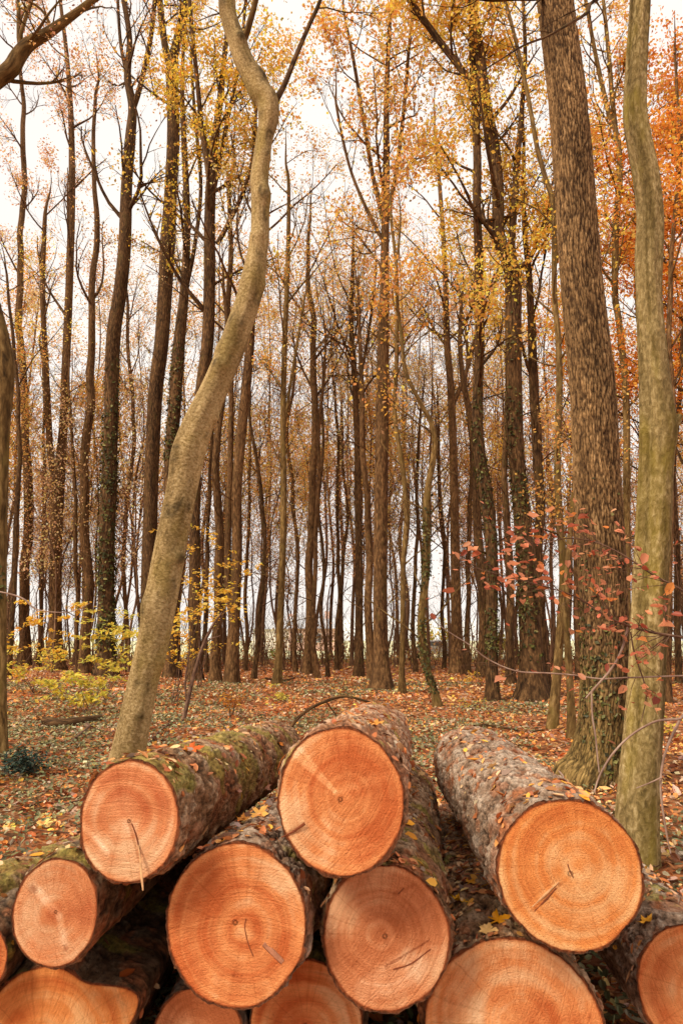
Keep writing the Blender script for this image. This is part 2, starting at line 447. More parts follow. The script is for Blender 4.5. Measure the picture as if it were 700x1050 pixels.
cam = bpy.data.cameras.new('camera'); co = bpy.data.objects.new('camera', cam); COL.objects.link(co)
cam.sensor_fit = 'VERTICAL'; cam.sensor_height = 36; cam.sensor_width = 24; cam.lens = F / 1050 * 36
cam.clip_end = 3000; cam.clip_start = .05
co.location = (0, 0, CAMZ); co.rotation_euler = (math.pi / 2 + PITCH, 0, 0)
cam.dof.use_dof = True; cam.dof.focus_distance = 7.0; cam.dof.aperture_fstop = 8.0
scene.camera = co
scene.view_settings.view_transform = 'Standard'; scene.view_settings.look = 'None'; scene.view_settings.exposure = 0

# ------------------------------------------------------------------ ground
def ground_mat():
    m, nt = new_mat('leaf_covered_soil'); b = NB(nt)
    g = b.n('ShaderNodeNewGeometry'); p = g.outputs['Position']
    vo = b.n('ShaderNodeTexVoronoi'); vo.inputs['Scale'].default_value = 11; b.l(p, vo.inputs['Vector'])
    sep = b.n('ShaderNodeSeparateColor'); b.l(vo.outputs['Color'], sep.inputs[0])
    c = b.ramp(sep.outputs[0], [(0, rgba((84, 50, 30))), (.3, rgba((140, 82, 50))), (.6, rgba((182, 112, 70))), (.85, rgba((200, 144, 98))), (1, rgba((90, 60, 40)))])
    n = b.noise(p, .5, 4); c = b.mix(b.math('MULTIPLY', b.math('SUBTRACT', n, .45), 5, True), c, b.mix(.5, c, rgba((74, 60, 40))))
    n2 = b.noise(p, 30, 4)
    b.out(c, .95, b.bump(b.math('ADD', n2, vo.outputs['Distance']), .03), .1); return m
M_SOIL = ground_mat()
xs = np.concatenate([np.linspace(-900, -32, 14), np.linspace(-30, 30, 241), np.linspace(32, 900, 14)])
ys = np.concatenate([np.linspace(-300, -8, 8), np.linspace(-6, 54, 241), np.linspace(57, 1500, 22)])
X, Y = np.meshgrid(xs, ys)
Z = gz(X, Y) * ((np.abs(X) < 31) & (Y > -7) & (Y < 55))
n1, n2 = X.shape; idx = np.arange(n1 * n2).reshape(n1, n2)
q = np.stack([idx[:-1, :-1], idx[:-1, 1:], idx[1:, 1:], idx[1:, :-1]], -1).reshape(-1, 4)
gd = mesh_obj('ground', np.stack([X, Y, Z], -1).reshape(-1, 3), [q], M_SOIL); tag(gd, 'leaf strewn forest floor', kind='structure')
# field beyond the wood
m, nt = new_mat('pale_meadow'); b = NB(nt); g = b.n('ShaderNodeNewGeometry')
n = b.noise(b.mapping(g.outputs['Position'], (.05, .2, 1)), 1, 5)
b.out(b.ramp(n, [(.3, rgba((196, 196, 150))), (.6, rgba((222, 216, 176))), (.8, rgba((206, 206, 160)))]), .95)
M_FIELD = m
V = np.array([(-900, 55.5, .06), (900, 55.5, .06), (900, 1500, .06), (-900, 1500, .06)], float)
tag(mesh_obj('field', V, [np.array([[0, 1, 2, 3]])], M_FIELD), 'pale green meadow beyond the wood', kind='structure')
# low hills on the horizon
hx = np.linspace(-900, 900, 160); rows = []
for j, (yy, hh) in enumerate(((560, 0), (600, 1), (700, .6))):
    rows.append(np.stack([hx, np.full_like(hx, yy), -1 + hh * (15 + 6 * np.sin(hx * .011) + 3 * np.sin(hx * .04 + 1) + 1.2 * np.sin(hx * .17))], 1))
V = np.concatenate(rows); i = np.arange(480).reshape(3, 160)
q = np.stack([i[:-1, :-1], i[:-1, 1:], i[1:, 1:], i[1:, :-1]], -1).reshape(-1, 4)
tag(mesh_obj('hills', V, [q], flat_mat('hazy_blue_hill', (214, 216, 214), .95, .15, .03)), 'hazy wooded hills on the horizon', kind='structure')  # pale grey has the distance haze mixed into the hill colour

# ------------------------------------------------------------------ logs
def end_grain_mat(i, cfg):
    m, nt = new_mat('end_grain'); b = NB(nt)
    v = b.attr('bk').outputs['Vector']; c = b.attr('Col').outputs['Color']
    sd = i * 7.31
    vv = b.mapping(v, (1, 1, 1), (sd, sd * .7, sd * 1.3))
    nz = b.noise(vv, 6, 3)
    sep = b.n('ShaderNodeSeparateXYZ'); b.l(v, sep.inputs[0])
    rr = b.math('SQRT', b.math('ADD', b.math('ADD', b.math('MULTIPLY', sep.outputs[0], sep.outputs[0]), .0005), b.math('MULTIPLY', sep.outputs[1], sep.outputs[1])))
    rw = b.math('ADD', rr, b.math('MULTIPLY', b.math('SUBTRACT', nz, .5), .035))
    rings = b.noise(b.math('ADD', rw, sd), 95, 2, .7, '1D')
    broad = b.noise(b.math('ADD', rw, sd + 3), 22, 2, .5, '1D')
    blot = b.noise(vv, 9, 5, .65)
    sx_ = b.math('ADD', sep.outputs[0], .55 * math.sin(i * 2.1)); sy_ = b.math('ADD', sep.outputs[1], .55 * math.cos(i * 2.1))
    sr_ = b.math('SQRT', b.math('ADD', b.math('MULTIPLY', sx_, sx_), b.math('MULTIPLY', sy_, sy_)))
    saw = b.noise(b.math('ADD', sr_, b.math('MULTIPLY', b.noise(vv, 5, 2), .03)), 120, 3, .7, '1D')
    fine = b.noise(vv, 190, 3, .7)
    a, bb, cc_ = cfg
    zone = b.noise(vv, 3.2, 4, .6)
    bz = b.math('ADD', b.math('MULTIPLY', broad, .26), b.math('MULTIPLY', zone, .74))
    col = b.ramp(bz, [(.38, rgba(a)), (.5, rgba(bb)), (.61, rgba(cc_))])
    k = b.ramp(rings, [(.32, (.80, .72, .64, 1)), (.5, (1, 1, 1, 1)), (.7, (1.07, 1.09, 1.12, 1))])
    rf = b.math('MULTIPLY', b.math('MULTIPLY', b.math('SUBTRACT', rr, .0235), 45, True), .36)
    col = b.mix(rf, col, k, 'MULTIPLY')
    k = b.ramp(blot, [(.3, (.88, .82, .76, 1)), (.52, (1, 1, 1, 1)), (.75, (1.12, 1.18, 1.25, 1))])
    col = b.mix(.9, col, k, 'MULTIPLY')
    k = b.ramp(saw, [(.35, (.88, .84, .8, 1)), (.65, (1.06, 1.08, 1.1, 1))])
    col = b.mix(.6, col, k, 'MULTIPLY')
    k = b.ramp(fine, [(.3, (.86, .82, .78, 1)), (.7, (1.08, 1.08, 1.08, 1))])
    col = b.mix(.7, col, k, 'MULTIPLY')
    ang = b.math('ARCTAN2', sep.outputs[1], sep.outputs[0])
    rad = b.noise(b.math('ADD', b.math('MULTIPLY', ang, 9.0), b.math('MULTIPLY', nz, 1.2)), 1.0, 5, .75, '1D')
    col = b.mix(b.math('MULTIPLY', b.math('SUBTRACT', rr, .012), 14, True), col, b.mix(.55, col, b.ramp(rad, [(.34, (.74, .62, .52, 1)), (.46, (1, 1, 1, 1)), (.64, (1, 1, 1, 1)), (.74, (1.12, 1.2, 1.3, 1))]), 'MULTIPLY'))
    dirt = b.noise(vv, 26, 5, .7)
    col = b.mix(.8, col, b.ramp(dirt, [(.24, (.66, .56, .5, 1)), (.37, (1, 1, 1, 1))]), 'MULTIPLY')
    col = b.mix(1.0, col, c, 'MULTIPLY')
    h = b.math('ADD', b.math('ADD', b.math('MULTIPLY', b.math('MULTIPLY', rings, rf), .8), b.math('MULTIPLY', saw, .5)), b.math('MULTIPLY', fine, 1.1))
    b.out(col, .72, b.bump(h, .008, 1.0), .25); return m
TONE_A = ((212, 112, 58), (238, 152, 92), (250, 194, 144))
TONE_B = ((206, 112, 66), (232, 150, 98), (248, 196, 150))
TONE_D = ((196, 112, 66), (222, 142, 94), (240, 180, 134))
TONE_C = ((218, 116, 54), (240, 152, 82), (252, 192, 132))

M_SPL = flat_mat('splintered_wood', (196, 148, 104), .8, .3, 60)
M_CRACK = flat_mat('dark_wood_crack', (120, 62, 36), .95, .2, 60)
M_MARK = flat_mat('grey_timber_mark', (168, 112, 84), .9, .25, 90)
LOGS = []
def cap_d(p, a, c_):
    a = np.array(a); c_ = np.array(c_); ab = c_ - a; t = np.clip(((p - a) @ ab) / (ab @ ab), 0, 1)
    return np.linalg.norm(p - a - t[:, None] * ab, axis=1), t
def make_log(i, label, u, v, ru, rv, t0, bu, bv, br, t1, tone, seed, hi=True, moss=0., bump_pts=(), wedges=(), barkcol='grey', squash=None, outline=None):
    A = att(u, v, t0); B = att(bu, bv, t1); ra = t0 / F; rb = br * t1 / F
    root = empty('log', (A[0], A[1], A[2]), label, 'log', 'felled logs piled at the edge of the wood')
    ax = B - A; Ln = np.linalg.norm(ax); T = ax / Ln
    up = np.array([0, 0, 1.0]); Nn = up - (up @ T) * T; Nn /= np.linalg.norm(Nn); Sx = np.cross(T, Nn)   # Sx points to +X
    if Sx[0] < 0: Sx = -Sx
    st = .0075 if hi else .013
    n = int(Ln / st * .8); k = int(2 * math.pi * ru * ra / st)
    th = np.arange(k) / k * 2 * math.pi
    L = Ln * np.linspace(0, 1, n) ** 1.35
    # outline of the section: irregular ellipse
    def section(th, L):
        f = L / Ln
        RX = ru * ra * (1 - f) + rb * f; RY = rv * ra * (1 - f) + rb * f
        c, s = np.cos(th), np.sin(th)
        r = RX * RY / np.sqrt((RY * c) ** 2 + (RX * s) ** 2)
        q = np.stack([c * 1.1, s * 1.1, L * .5 + seed], 1)
        r = r * (1 + .035 * fbm(q, 2, seed) + .012 * vnoise(q * 4, seed + 2))
        r = r * (1 + .006 * vnoise(np.stack([c * 16, s * 16, L * 20 + seed], 1), seed + 4))
        for (a0, wd, am) in bump_pts:
            da = np.abs((th - a0 + math.pi) % (2 * math.pi) - math.pi)
            r = r * (1 + am * np.exp(-(da / wd) ** 2) * (1 - .6 * f))
        return r
    TH, LL = np.meshgrid(th, L); thf, lf = TH.ravel(), LL.ravel()
    r = section(thf, lf); rm = ru * ra
    p = np.stack([np.cos(thf) * rm, np.sin(thf) * rm, lf], 1)
    warp = np.stack([fbm(p * 14 + 3, 2, seed), fbm(p * 14 + 9, 2, seed + 1), fbm(p * 14 + 15, 2, seed + 2)], 1)
    pw = p + warp * .014
    # stacked, torn flakes: terraces of a stretched noise, broken by long cracks
    e1 = .5 + .5 * fbm(pw * np.array([24, 24, 9.0]), 4, seed); e1 = e1 * 7
    fl = np.floor(e1); fr_ = e1 - fl; terr = (fl + sstep(.0, .12, fr_)) / 7
    e2 = (.5 + .5 * fbm(pw * np.array([70, 70, 26.0]) + 5, 3, seed + 60)) * 5
    fl2 = np.floor(e2); fr2 = e2 - fl2; terr2 = (fl2 + sstep(0, .3, fr2)) / 5
    f1, f2, idv, dv = worley(pw * np.array([30, 30, 11.0]), seed)
    g1, g2, id2, dv2 = worley(pw * np.array([75, 75, 30.0]) + 4, seed + 50)
    crev = sstep(.0, .14, f2 - f1); crev = 1 - (1 - crev) * sstep(-.2, .3, fbm(p * 9 + 3, 2, seed + 5))
    crev2 = .16 + .84 * sstep(.0, .12, fr_)
    flaked = sstep(.06, .26, fbm(p * 6 + 40, 3, seed + 11))       # places where plates came off
    h = terr * 1.5 - .42 + terr2 * .28 + .10 * fbm(p * 110, 2, seed + 7) - .45 * (1 - crev)
    h = h * (1 - .35 * flaked) + .1 * (idv - .5)
    thick = .026 if hi else .022
    r2 = r + .001 + thick * h * (.55 + .45 * sstep(0, .05, lf))
    # bark colours
    pal = {'grey': ((112, 82, 62), (160, 130, 106), (208, 184, 162)), 'brown': ((108, 74, 46), (156, 116, 82), (206, 172, 138)), 'red': ((124, 76, 46), (172, 120, 84), (218, 180, 148))}[barkcol]
    ca, cb, cc2 = [lin(x) * (.42 if i in (6, 7, 8, 9) else .7 if i == 5 else 1) for x in pal]  # lower and small left logs darkened: pile shade painted into the bark colour
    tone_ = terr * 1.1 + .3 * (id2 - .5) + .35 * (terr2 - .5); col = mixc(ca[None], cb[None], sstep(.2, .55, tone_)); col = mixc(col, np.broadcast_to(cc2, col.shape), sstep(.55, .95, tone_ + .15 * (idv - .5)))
    red = lin((158, 92, 56)); redl = lin((190, 126, 86))
    f_ = np.clip(flaked * .55 + (idv > .84) * .6, 0, 1)
    col = mixc(col, mixc(np.broadcast_to(red, col.shape), np.broadcast_to(redl, col.shape), id2), f_)
    dark = lin((46, 28, 18))
    col = mixc(np.broadcast_to(dark, col.shape), col, .10 + .90 * np.clip(crev * crev2 * sstep(-.05, .28, h), 0, 1))
    upn = np.sin(thf)                                            # top side
    if moss > 0:
        mz = sstep(.86 - moss * .5, 1.0 - moss * .5, .5 + .8 * fbm(p * 7 + 70, 4, seed + 13) + .10 * upn)
        mc = mixc(np.broadcast_to(lin((128, 116, 48)), col.shape), np.broadcast_to(lin((184, 168, 74)), col.shape), id2)
        col = mixc(col, mc, mz * .72 * (.4 + .6 * sstep(.3, .7, terr)))
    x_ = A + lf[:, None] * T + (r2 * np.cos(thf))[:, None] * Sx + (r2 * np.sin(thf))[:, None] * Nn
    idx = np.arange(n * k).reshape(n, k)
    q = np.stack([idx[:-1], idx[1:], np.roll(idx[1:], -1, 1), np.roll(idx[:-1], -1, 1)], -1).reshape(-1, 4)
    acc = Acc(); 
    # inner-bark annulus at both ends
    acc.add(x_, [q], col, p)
    for e in (0, n - 1):
        rr0 = section(th, np.full(k, L[e])) - .0015
        ro = r2.reshape(n, k)[e]
        ring = []; cs = []
        inner = lin((150, 78, 40)); outer = lin((98, 62, 42))
        for s_ in range(4):
            f = s_ / 3; rr_ = rr0 * (1 - f) + ro * f
            dz = 0 if s_ in (0, 3) else .0015 * math.sin(s_ * 2)
            jag = (-.004 * np.abs(fbm(np.stack([np.cos(th) * 9, np.sin(th) * 9, th * 0 + seed], 1), 2, seed)) if s_ == 3 else 0) * (1 if e == 0 else 0)
            if s_ == 3: ring.append(x_.reshape(n, k, 3)[e])
            else: ring.append(A + (L[e] + (-dz if e == 0 else dz)) * T + (rr_ * np.cos(th))[:, None] * Sx + (rr_ * np.sin(th))[:, None] * Nn)
            cs.append(np.broadcast_to(inner * (1 - f) + outer * f, (k, 3)) * (1 + .6 * vnoise(np.stack([np.cos(th) * 30, np.sin(th) * 30, th * 0 + s_], 1), seed)[:, None]))
        ids = np.arange(4 * k).reshape(4, k)
        qq = np.stack([ids[:-1], np.roll(ids[:-1], -1, 1), np.roll(ids[1:], -1, 1), ids[1:]], -1).reshape(-1, 4)
        if e: qq = qq[:, ::-1]
        acc.add(np.concatenate(ring), [qq], np.concatenate(cs), np.concatenate(ring))
    bo = acc.build('bark', M_LOGBARK, root)
    # cut faces
    mat = end_grain_mat(i, tone)
    for e in (0, 1):
        nr = 46 if e == 0 else 12
        fr = np.linspace(0, 1, nr + 1)[1:] ** .9
        rim = section(th, np.full(k, 0.0 if e == 0 else Ln))
        step = 1 if e == 0 else 3
        tt = th[::step]; rim = rim[::step]; kk = len(tt)
        FR, TT = np.meshgrid(fr, tt, indexing='ij'); RIM = np.broadcast_to(rim, FR.shape)
        px = (FR * RIM * np.cos(TT)).ravel(); py = (FR * RIM * np.sin(TT)).ravel()
        pith = np.array([.13 * math.sin(seed * 1.7), .11 * math.cos(seed * 2.3)]) * rm
        P2 = np.vstack([[0, 0], np.stack([px, py], 1)])
        frf = np.concatenate([[0], FR.ravel()])
        qz = np.stack([P2[:, 0] * 11, P2[:, 1] * 11, np.full(len(P2), seed + .5)], 1)
        dz = .0016 * fbm(qz, 3, seed + 30) + .0008 * np.sin(P2[:, 0] * 90 + P2[:, 1] * 30 + seed)
        dz = dz * (frf < .97)
        C = np.ones((len(P2), 3))
        rimn = vnoise(np.concatenate([[[0, 0, 0]], np.stack([np.cos(TT.ravel()) * 2.2, np.sin(TT.ravel()) * 2.2, TT.ravel() * 0 + seed], 1)]), seed)
        sap = sstep(.86 + .03 * rimn, .95, frf)
        C = mixc(C, np.broadcast_to([1.10, 1.18, 1.22], C.shape), sap)
        C = mixc(C, np.broadcast_to([.55, .36, .26], C.shape), sstep(.972, 1, frf))
        C = C * (1 + .06 * fbm(qz * .7, 2, seed + 8))[:, None]
        if e == 0:
            # wedges in photo pixels relative to the face centre
            for (x0, y0, x1, y1, w0, w1, cm, soft) in wedges:
                a = np.array([x0, -y0]) * ra; c_ = np.array([x1, -y1]) * ra
                d, t = cap_d(P2, a, c_); wd = (w0 * (1 - t) + w1 * t) * ra
                C = mixc(C, C * np.array(cm), 1 - sstep(wd * (1 - soft), wd * 1.05, d))
                dz = dz
        base = A if e == 0 else B
        out = -T if e == 0 else T
        W = base + P2[:, :1] * Sx + P2[:, 1:] * Nn + out * (.0005 + dz)[:, None]
        ids = 1 + np.arange(nr * kk).reshape(nr, kk)
        qq = np.stack([ids[:-1], np.roll(ids[:-1], -1, 1), np.roll(ids[1:], -1, 1), ids[1:]], -1).reshape(-1, 4)
        tri = np.stack([np.zeros(kk, int), ids[0], np.roll(ids[0], -1)], 1)
        if Sx @ np.cross(Nn, T) < 0: pass
        bk = np.concatenate([P2 - pith, np.full((len(P2), 1), 0.)], 1)
        fo = mesh_obj('cut_face', W, [qq, tri], mat, root, C, bk)
    L_ = dict(root=root, A=A, T=T, Sx=Sx, N=Nn, ra=ra, V=x_, q=q, seed=seed, n=n, k=k, r2=r2.reshape(n, k), L=L, Ln=Ln)
    LOGS.append(L_); return L_
def face_pt(lg, x, y, o=0.0): return lg['A'] + lg['Sx'] * x * lg['ra'] - lg['N'] * y * lg['ra'] - lg['T'] * o
def sliver(lg, name, pts, ws, mat, out0=.001, out1=.001, th=.0012, label=None):
    """thin tapered strip on the face; pts in photo pixels from its centre"""
    P = np.array([face_pt(lg, x, y, out0 + (out1 - out0) * i / (len(pts) - 1)) for i, (x, y) in enumerate(pts)])
    PR = np.concatenate([P, (np.array(ws) * lg['ra'])[:, None]], 1)
    S = resample(PR, .006); V, q, bk = tubes(S[None, :, :3], S[None, :, 3], 6)
    c = S[:, :3].repeat(6, 0); d = V - c; T = lg['T']
    dn = (d @ T)[:, None] * T; V = c + (d - dn) + dn * np.minimum(1, th / (S[:, 3].max() + 1e-6))
    o = mesh_obj(name, V, [q], mat, lg['root'], None, V)
    if label: o['label'] = label
    return o
pale = (1.22, 1.55, 1.9); palish = (1.12, 1.28, 1.45); dk = (.55, .42, .36); dk2 = (.78, .66, .58)
# (u,v,ru,rv,t0, back u,v,r,t1)
lA = make_log(0, 'upper left log with patchy yellow green moss and a splinter hanging from its face', 132.5, 842, 51, 57.5, 2.32, 281, 770, 28, 4.9, TONE_B, 3, True, .55, barkcol='brown',
     wedges=[(0, 0, 14, 38, 3, 2, dk2, .8), (-10, -20, 6, 4, 16, 14, palish, .9), (-48, 5, -20, 30, 5, 4, pale, .8)])
lB = make_log(1, 'topmost log of the pile with a pale wedge streak on its cut end', 349, 820, 64, 70, 2.30, 385, 757, 33.5, 4.85, TONE_A, 5, True, .1, barkcol='red',
     wedges=[(-50, -50, -6, -8, 9, 2.5, (1.25, 1.7, 2.2), .45), (-6, -6, 40, -22, 3, 10, (1.16, 1.4, 1.65), .9), (-60, 38, -40, 26, 4, 3, dk, .7), (-18, 5, -12, 55, 2, 14, palish, .9)])
lC = make_log(2, 'large right hand log with scaly grey bark and an orange end split beside the pith', 584, 895.5, 72, 71, 2.32, 484, 785, 37.5, 4.6, TONE_C, 8, True, .0, barkcol='grey',
     wedges=[(-5, 0, -34, 30, 5, 9, (1.06, 1.16, 1.26), .9), (0, 0, 8, 8, 10, 14, palish, .9), (-40, 35, -10, 10, 2.5, 2, dk2, .7)])
lD = make_log(3, 'wide log below the topmost one with a grey rectangular mark on its cut end', 241.5, 946, 72, 74, 2.33, 338, 822, 34, 4.9, TONE_A, 12, True, .05, barkcol='grey',
     wedges=[(4, 4, 20, 14, 4, 9, pale, .95)])
lE = make_log(4, 'mossy barked log under the topmost one on its right with fan shaped saw mark', 394.5, 960, 63, 67.5, 2.36, 410, 815, 33, 4.9, TONE_D, 17, True, .42, barkcol='brown',
     wedges=[(-20, 50, 26, 26, 14, 20, (1.16, 1.42, 1.7), .5), (0, 28, 45, 2, 1.3, 1.0, dk, .5), (10, -40, 32, -50, 3, 2, dk2, .8)])
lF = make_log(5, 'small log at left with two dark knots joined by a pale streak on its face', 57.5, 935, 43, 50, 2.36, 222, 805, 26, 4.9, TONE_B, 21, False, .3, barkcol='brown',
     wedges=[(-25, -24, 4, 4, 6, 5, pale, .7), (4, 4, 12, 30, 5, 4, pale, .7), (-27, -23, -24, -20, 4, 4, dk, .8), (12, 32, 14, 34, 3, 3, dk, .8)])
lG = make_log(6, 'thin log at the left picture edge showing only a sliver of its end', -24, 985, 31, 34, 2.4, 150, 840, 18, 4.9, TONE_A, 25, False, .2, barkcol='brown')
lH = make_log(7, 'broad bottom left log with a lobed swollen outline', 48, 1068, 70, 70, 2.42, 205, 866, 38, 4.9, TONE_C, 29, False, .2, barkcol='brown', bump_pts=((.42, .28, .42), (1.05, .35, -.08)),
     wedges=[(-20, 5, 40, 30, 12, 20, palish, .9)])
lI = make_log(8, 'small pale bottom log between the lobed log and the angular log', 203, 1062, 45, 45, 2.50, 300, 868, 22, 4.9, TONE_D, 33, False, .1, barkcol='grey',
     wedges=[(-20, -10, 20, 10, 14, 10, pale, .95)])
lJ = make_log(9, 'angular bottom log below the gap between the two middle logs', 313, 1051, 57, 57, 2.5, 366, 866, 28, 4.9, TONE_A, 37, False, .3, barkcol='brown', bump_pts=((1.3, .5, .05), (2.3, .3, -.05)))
lK = make_log(10, 'widest bottom log under the large right hand log with leaves caught on its bark', 527, 1062, 90, 91, 2.36, 465, 872, 43, 4.9, TONE_A, 41, True, .05, barkcol='brown',
     wedges=[(-30, -20, 50, 10, 18, 26, palish, .9)])
lL = make_log(11, 'bottom right log with yellow leaves on it, partly outside the right edge', 712, 1013, 57, 58, 2.45, 566, 850, 28, 4.9, TONE_A, 45, True, .1, barkcol='grey')
lM = make_log(12, 'green mossy log at the far left behind the small knotty log', -84, 972, 47, 48, 2.5, 150, 868, 30, 4.9, TONE_B, 49, False, .85, barkcol='brown')
# marks on the faces
sliver(lA, 'splinter', [(12, 22), (17, 36), (21, 49), (25, 60)], [.5, 1.2, 1.5, .8], M_SPL, .004, .05)
sliver(lA, 'splinter', [(3, 2), (9, 14), (14, 30)], [.3, .8, .4], M_CRACK, .001, .002)
sliver(lB, 'splinter', [(-60, 37), (-48, 31), (-36, 23)], [.4, 1.0, 1.5], M_CRACK, .0015, .01)
sliver(lC, 'crack', [(-2, -9), (0, -2), (3, 4)], [.3, .7, .3], M_CRACK)
sliver(lC, 'crack', [(-38, 36), (-26, 25), (-15, 14)], [.3, 1.0, .3], M_CRACK, .001, .002)
sliver(lC, 'splinter', [(-40, 32), (-26, 20), (-12, 8)], [.4, 1.3, .4], M_SPL, .001, .003)
sliver(lD, 'crack', [(11, -4), (10, 4), (14, 18), (20, 30)], [.3, .7, .4, .2], M_CRACK)
sliver(lD, 'painted_mark', [(30, 18), (40, 26), (50, 34)], [2.6, 3.0, 2.6], M_MARK, .001, .001, .0008)
sliver(lE, 'crack', [(8, 30), (26, 24), (46, 10)], [.2, .6, .2], M_CRACK)
sliver(lE, 'crack', [(14, -40), (20, -46)], [.6, .8], M_CRACK)

# ray casting onto the pile
bv = []; bf = []; off = 0
for g_ in LOGS:
    bv.append(g_['V']); bf.append(g_['q'] + off); off += len(g_['V'])
BV = np.concatenate(bv); BF = np.concatenate(bf)
tree = BVHTree.FromPolygons([Vector(x) for x in BV], BF.tolist())
def hit(u, v):
    r = ray(u, v); h = tree.ray_cast(Vector((0, 0, CAMZ)), Vector(r).normalized())
    return h if h[0] is not None else None
LOGNAME = ['the mossy upper left log', 'the topmost log', 'the large scaly right hand log', 'the wide middle log', 'the mossy log right of the middle', 'the small knotty log', 'the thin left edge log',
           'the lobed bottom log', 'the small pale bottom log', 'the angular bottom log', 'the widest bottom log', 'the bottom right log', 'the green mossy far left log']
bounds = np.cumsum([len(g_['q']) for g_ in LOGS])
def single_leaf(pos, nrm, size, c, tpl, label, seed):
    rng = np.random.default_rng(seed)
    V0, fs = tpl; V0 = V0.copy()
    V0[:, 2] += .22 * (V0[:, 0] ** 2) * rng.uniform(-.3, 1.3) + .25 * V0[:, 1] ** 2 * rng.uniform(0, 1.5)
    R = rand_rot(1, rng, np.array([nrm]) , .22)[0]
    V = (V0 * size) @ R.T + np.array(pos) + np.array(nrm) * .006
    cc_ = lin(c)[None] * (1 + .25 * vnoise(V * 60, seed)[:, None]); cc_ = np.clip(cc_, 0, .95)
    o = mesh_obj('fallen_leaf', V, fs, M_DRY, None, cc_, V, origin=pos)
    tag(o, label, 'leaf', 'fallen leaves lying on the log pile'); return o
BIG = [(482, 906, .055, (236, 160, 40), 'yellow maple leaf in the gutter left of the large right hand log'),
       (471, 925, .085, (240, 170, 36), 'big bright yellow maple leaf lower in the gutter beside the large right log'),
       (511, 945, .085, (238, 158, 30), 'golden leaf folded against the underside of the large right log'),
       (500, 956, .075, (240, 190, 120), 'pale buff leaf above the rim of the widest bottom log'),
       (663, 946, .06, (240, 170, 50), 'yellow leaf on top of the bottom right log'),
       (515, 817, .045, (204, 120, 60), 'rusty leaf on top of the scaly right log near its front'),
       (486, 780, .05, (226, 150, 60), 'orange leaf far back on the scaly right log'),
       (505, 787, .055, (236, 190, 130), 'cream leaf far back on the scaly right log'),
       (599, 820, .035, (238, 160, 60), 'small yellow leaf at the rim of the scaly right log'),
       (265, 836, .085, (238, 178, 90), 'large yellow leaf wedged between the upper left and topmost logs'),
       (250, 842, .06, (230, 150, 60), 'orange yellow leaf left of the large wedged leaf'),
       (197, 769, .075, (206, 98, 40), 'rusty orange leaf on the back of the mossy upper left log'),
       (285, 763, .06, (224, 130, 50), 'orange leaf far back on the mossy upper left log'),
       (272, 808, .055, (200, 140, 110), 'pinkish brown leaf in the notch above the wide middle log'),
       (243, 812, .05, (180, 130, 110), 'dull mauve leaf beside the mossy upper left log'),
       (416, 845, .042, (238, 164, 44), 'yellow leaf high on the mossy log right of the topmost log'),
       (421, 859, .045, (236, 156, 40), 'yellow leaf lower on the mossy log beside the topmost log'),
       (424, 816, .05, (206, 120, 60), 'brown orange leaf behind the shoulder of the topmost log'),
       (431, 795, .05, (226, 180, 120), 'pale leaf far back on the mossy log right of the middle'),
       (385, 744, .06, (224, 150, 70), 'orange leaf on top of the topmost log'),
       (38, 878, .05, (226, 160, 60), 'yellow leaf on the green mossy far left log'),
       (130, 1000, .05, (170, 84, 36), 'red brown leaf in the dark hollow above the lobed bottom log'),
       (455, 880, .05, (150, 80, 40), 'dark brown leaf in the gutter left of the scaly right log'),
       (448, 850, .05, (190, 110, 60), 'tan leaf halfway along the gutter by the scaly right log'),
       (460, 960, .05, (196, 130, 80), 'tan leaf between the fan marked log and the widest bottom log'),
       (640, 930, .045, (190, 120, 70), 'tan leaf tucked behind the rim of the bottom right log')]
for j, (u, v, s, c, lb) in enumerate(BIG):
    h = hit(u, v)
    if h: 
        nrm = np.array(h[1]); nrm = nrm if nrm @ -ray(u, v) > 0 else -nrm
        nrm = nrm * .5 + np.array([0, 0, .8]); nrm /= np.linalg.norm(nrm)
        single_leaf(h[0], nrm, s * 1.35, c, LM if s > .05 else LO, lb, 100 + j)
# small litter caught on the pile, one mass
rng = np.random.default_rng(5)
acc = Acc()
for li, g_ in enumerate(LOGS):
    V = g_['V'].reshape(g_['n'], g_['k'], 3); n, k = g_['n'], g_['k']
    dens = {10: 1300, 4: 520, 2: 260, 0: 330, 1: 240, 3: 380, 11: 360, 5: 60, 12: 200, 7: 60, 8: 40, 9: 120}.get(li, 40)
    ii = rng.integers(4, n - 2, dens * 2); a = rng.normal(math.pi / 2, .75, dens * 2)
    if li == 10: a = rng.normal(math.pi / 2 + .25, .7, dens * 2)
    jj = ((a / (2 * math.pi)) * k).astype(int) % k
    P = V[ii, jj]
    N = np.cos(a)[:, None] * g_['Sx'] + np.sin(a)[:, None] * g_['N']
    keep = fbm(P * 5, 2, 77 + li) + rng.normal(size=len(P)) * .25 > .05
    P, N = P[keep], N[keep]; s = rng.uniform(.012, .05, len(P))
    c = pick([(214, 136, 84, 3), (176, 104, 66, 3), (228, 160, 96, 2), (140, 90, 62, 2), (232, 190, 140, 3), (240, 176, 76, 1), (176, 150, 130, 2)], len(P), rng, .2)
    V_, f_, c_ = leaves(P + N * .007, s, c, rng, LO, N, .35)
    acc.add(V_, f_, c_)
tag(acc.build('leaf_litter_on_logs', M_DRY), 'small leaf scraps and bark chips lying on the logs', 'leaf litter', kind='stuff')

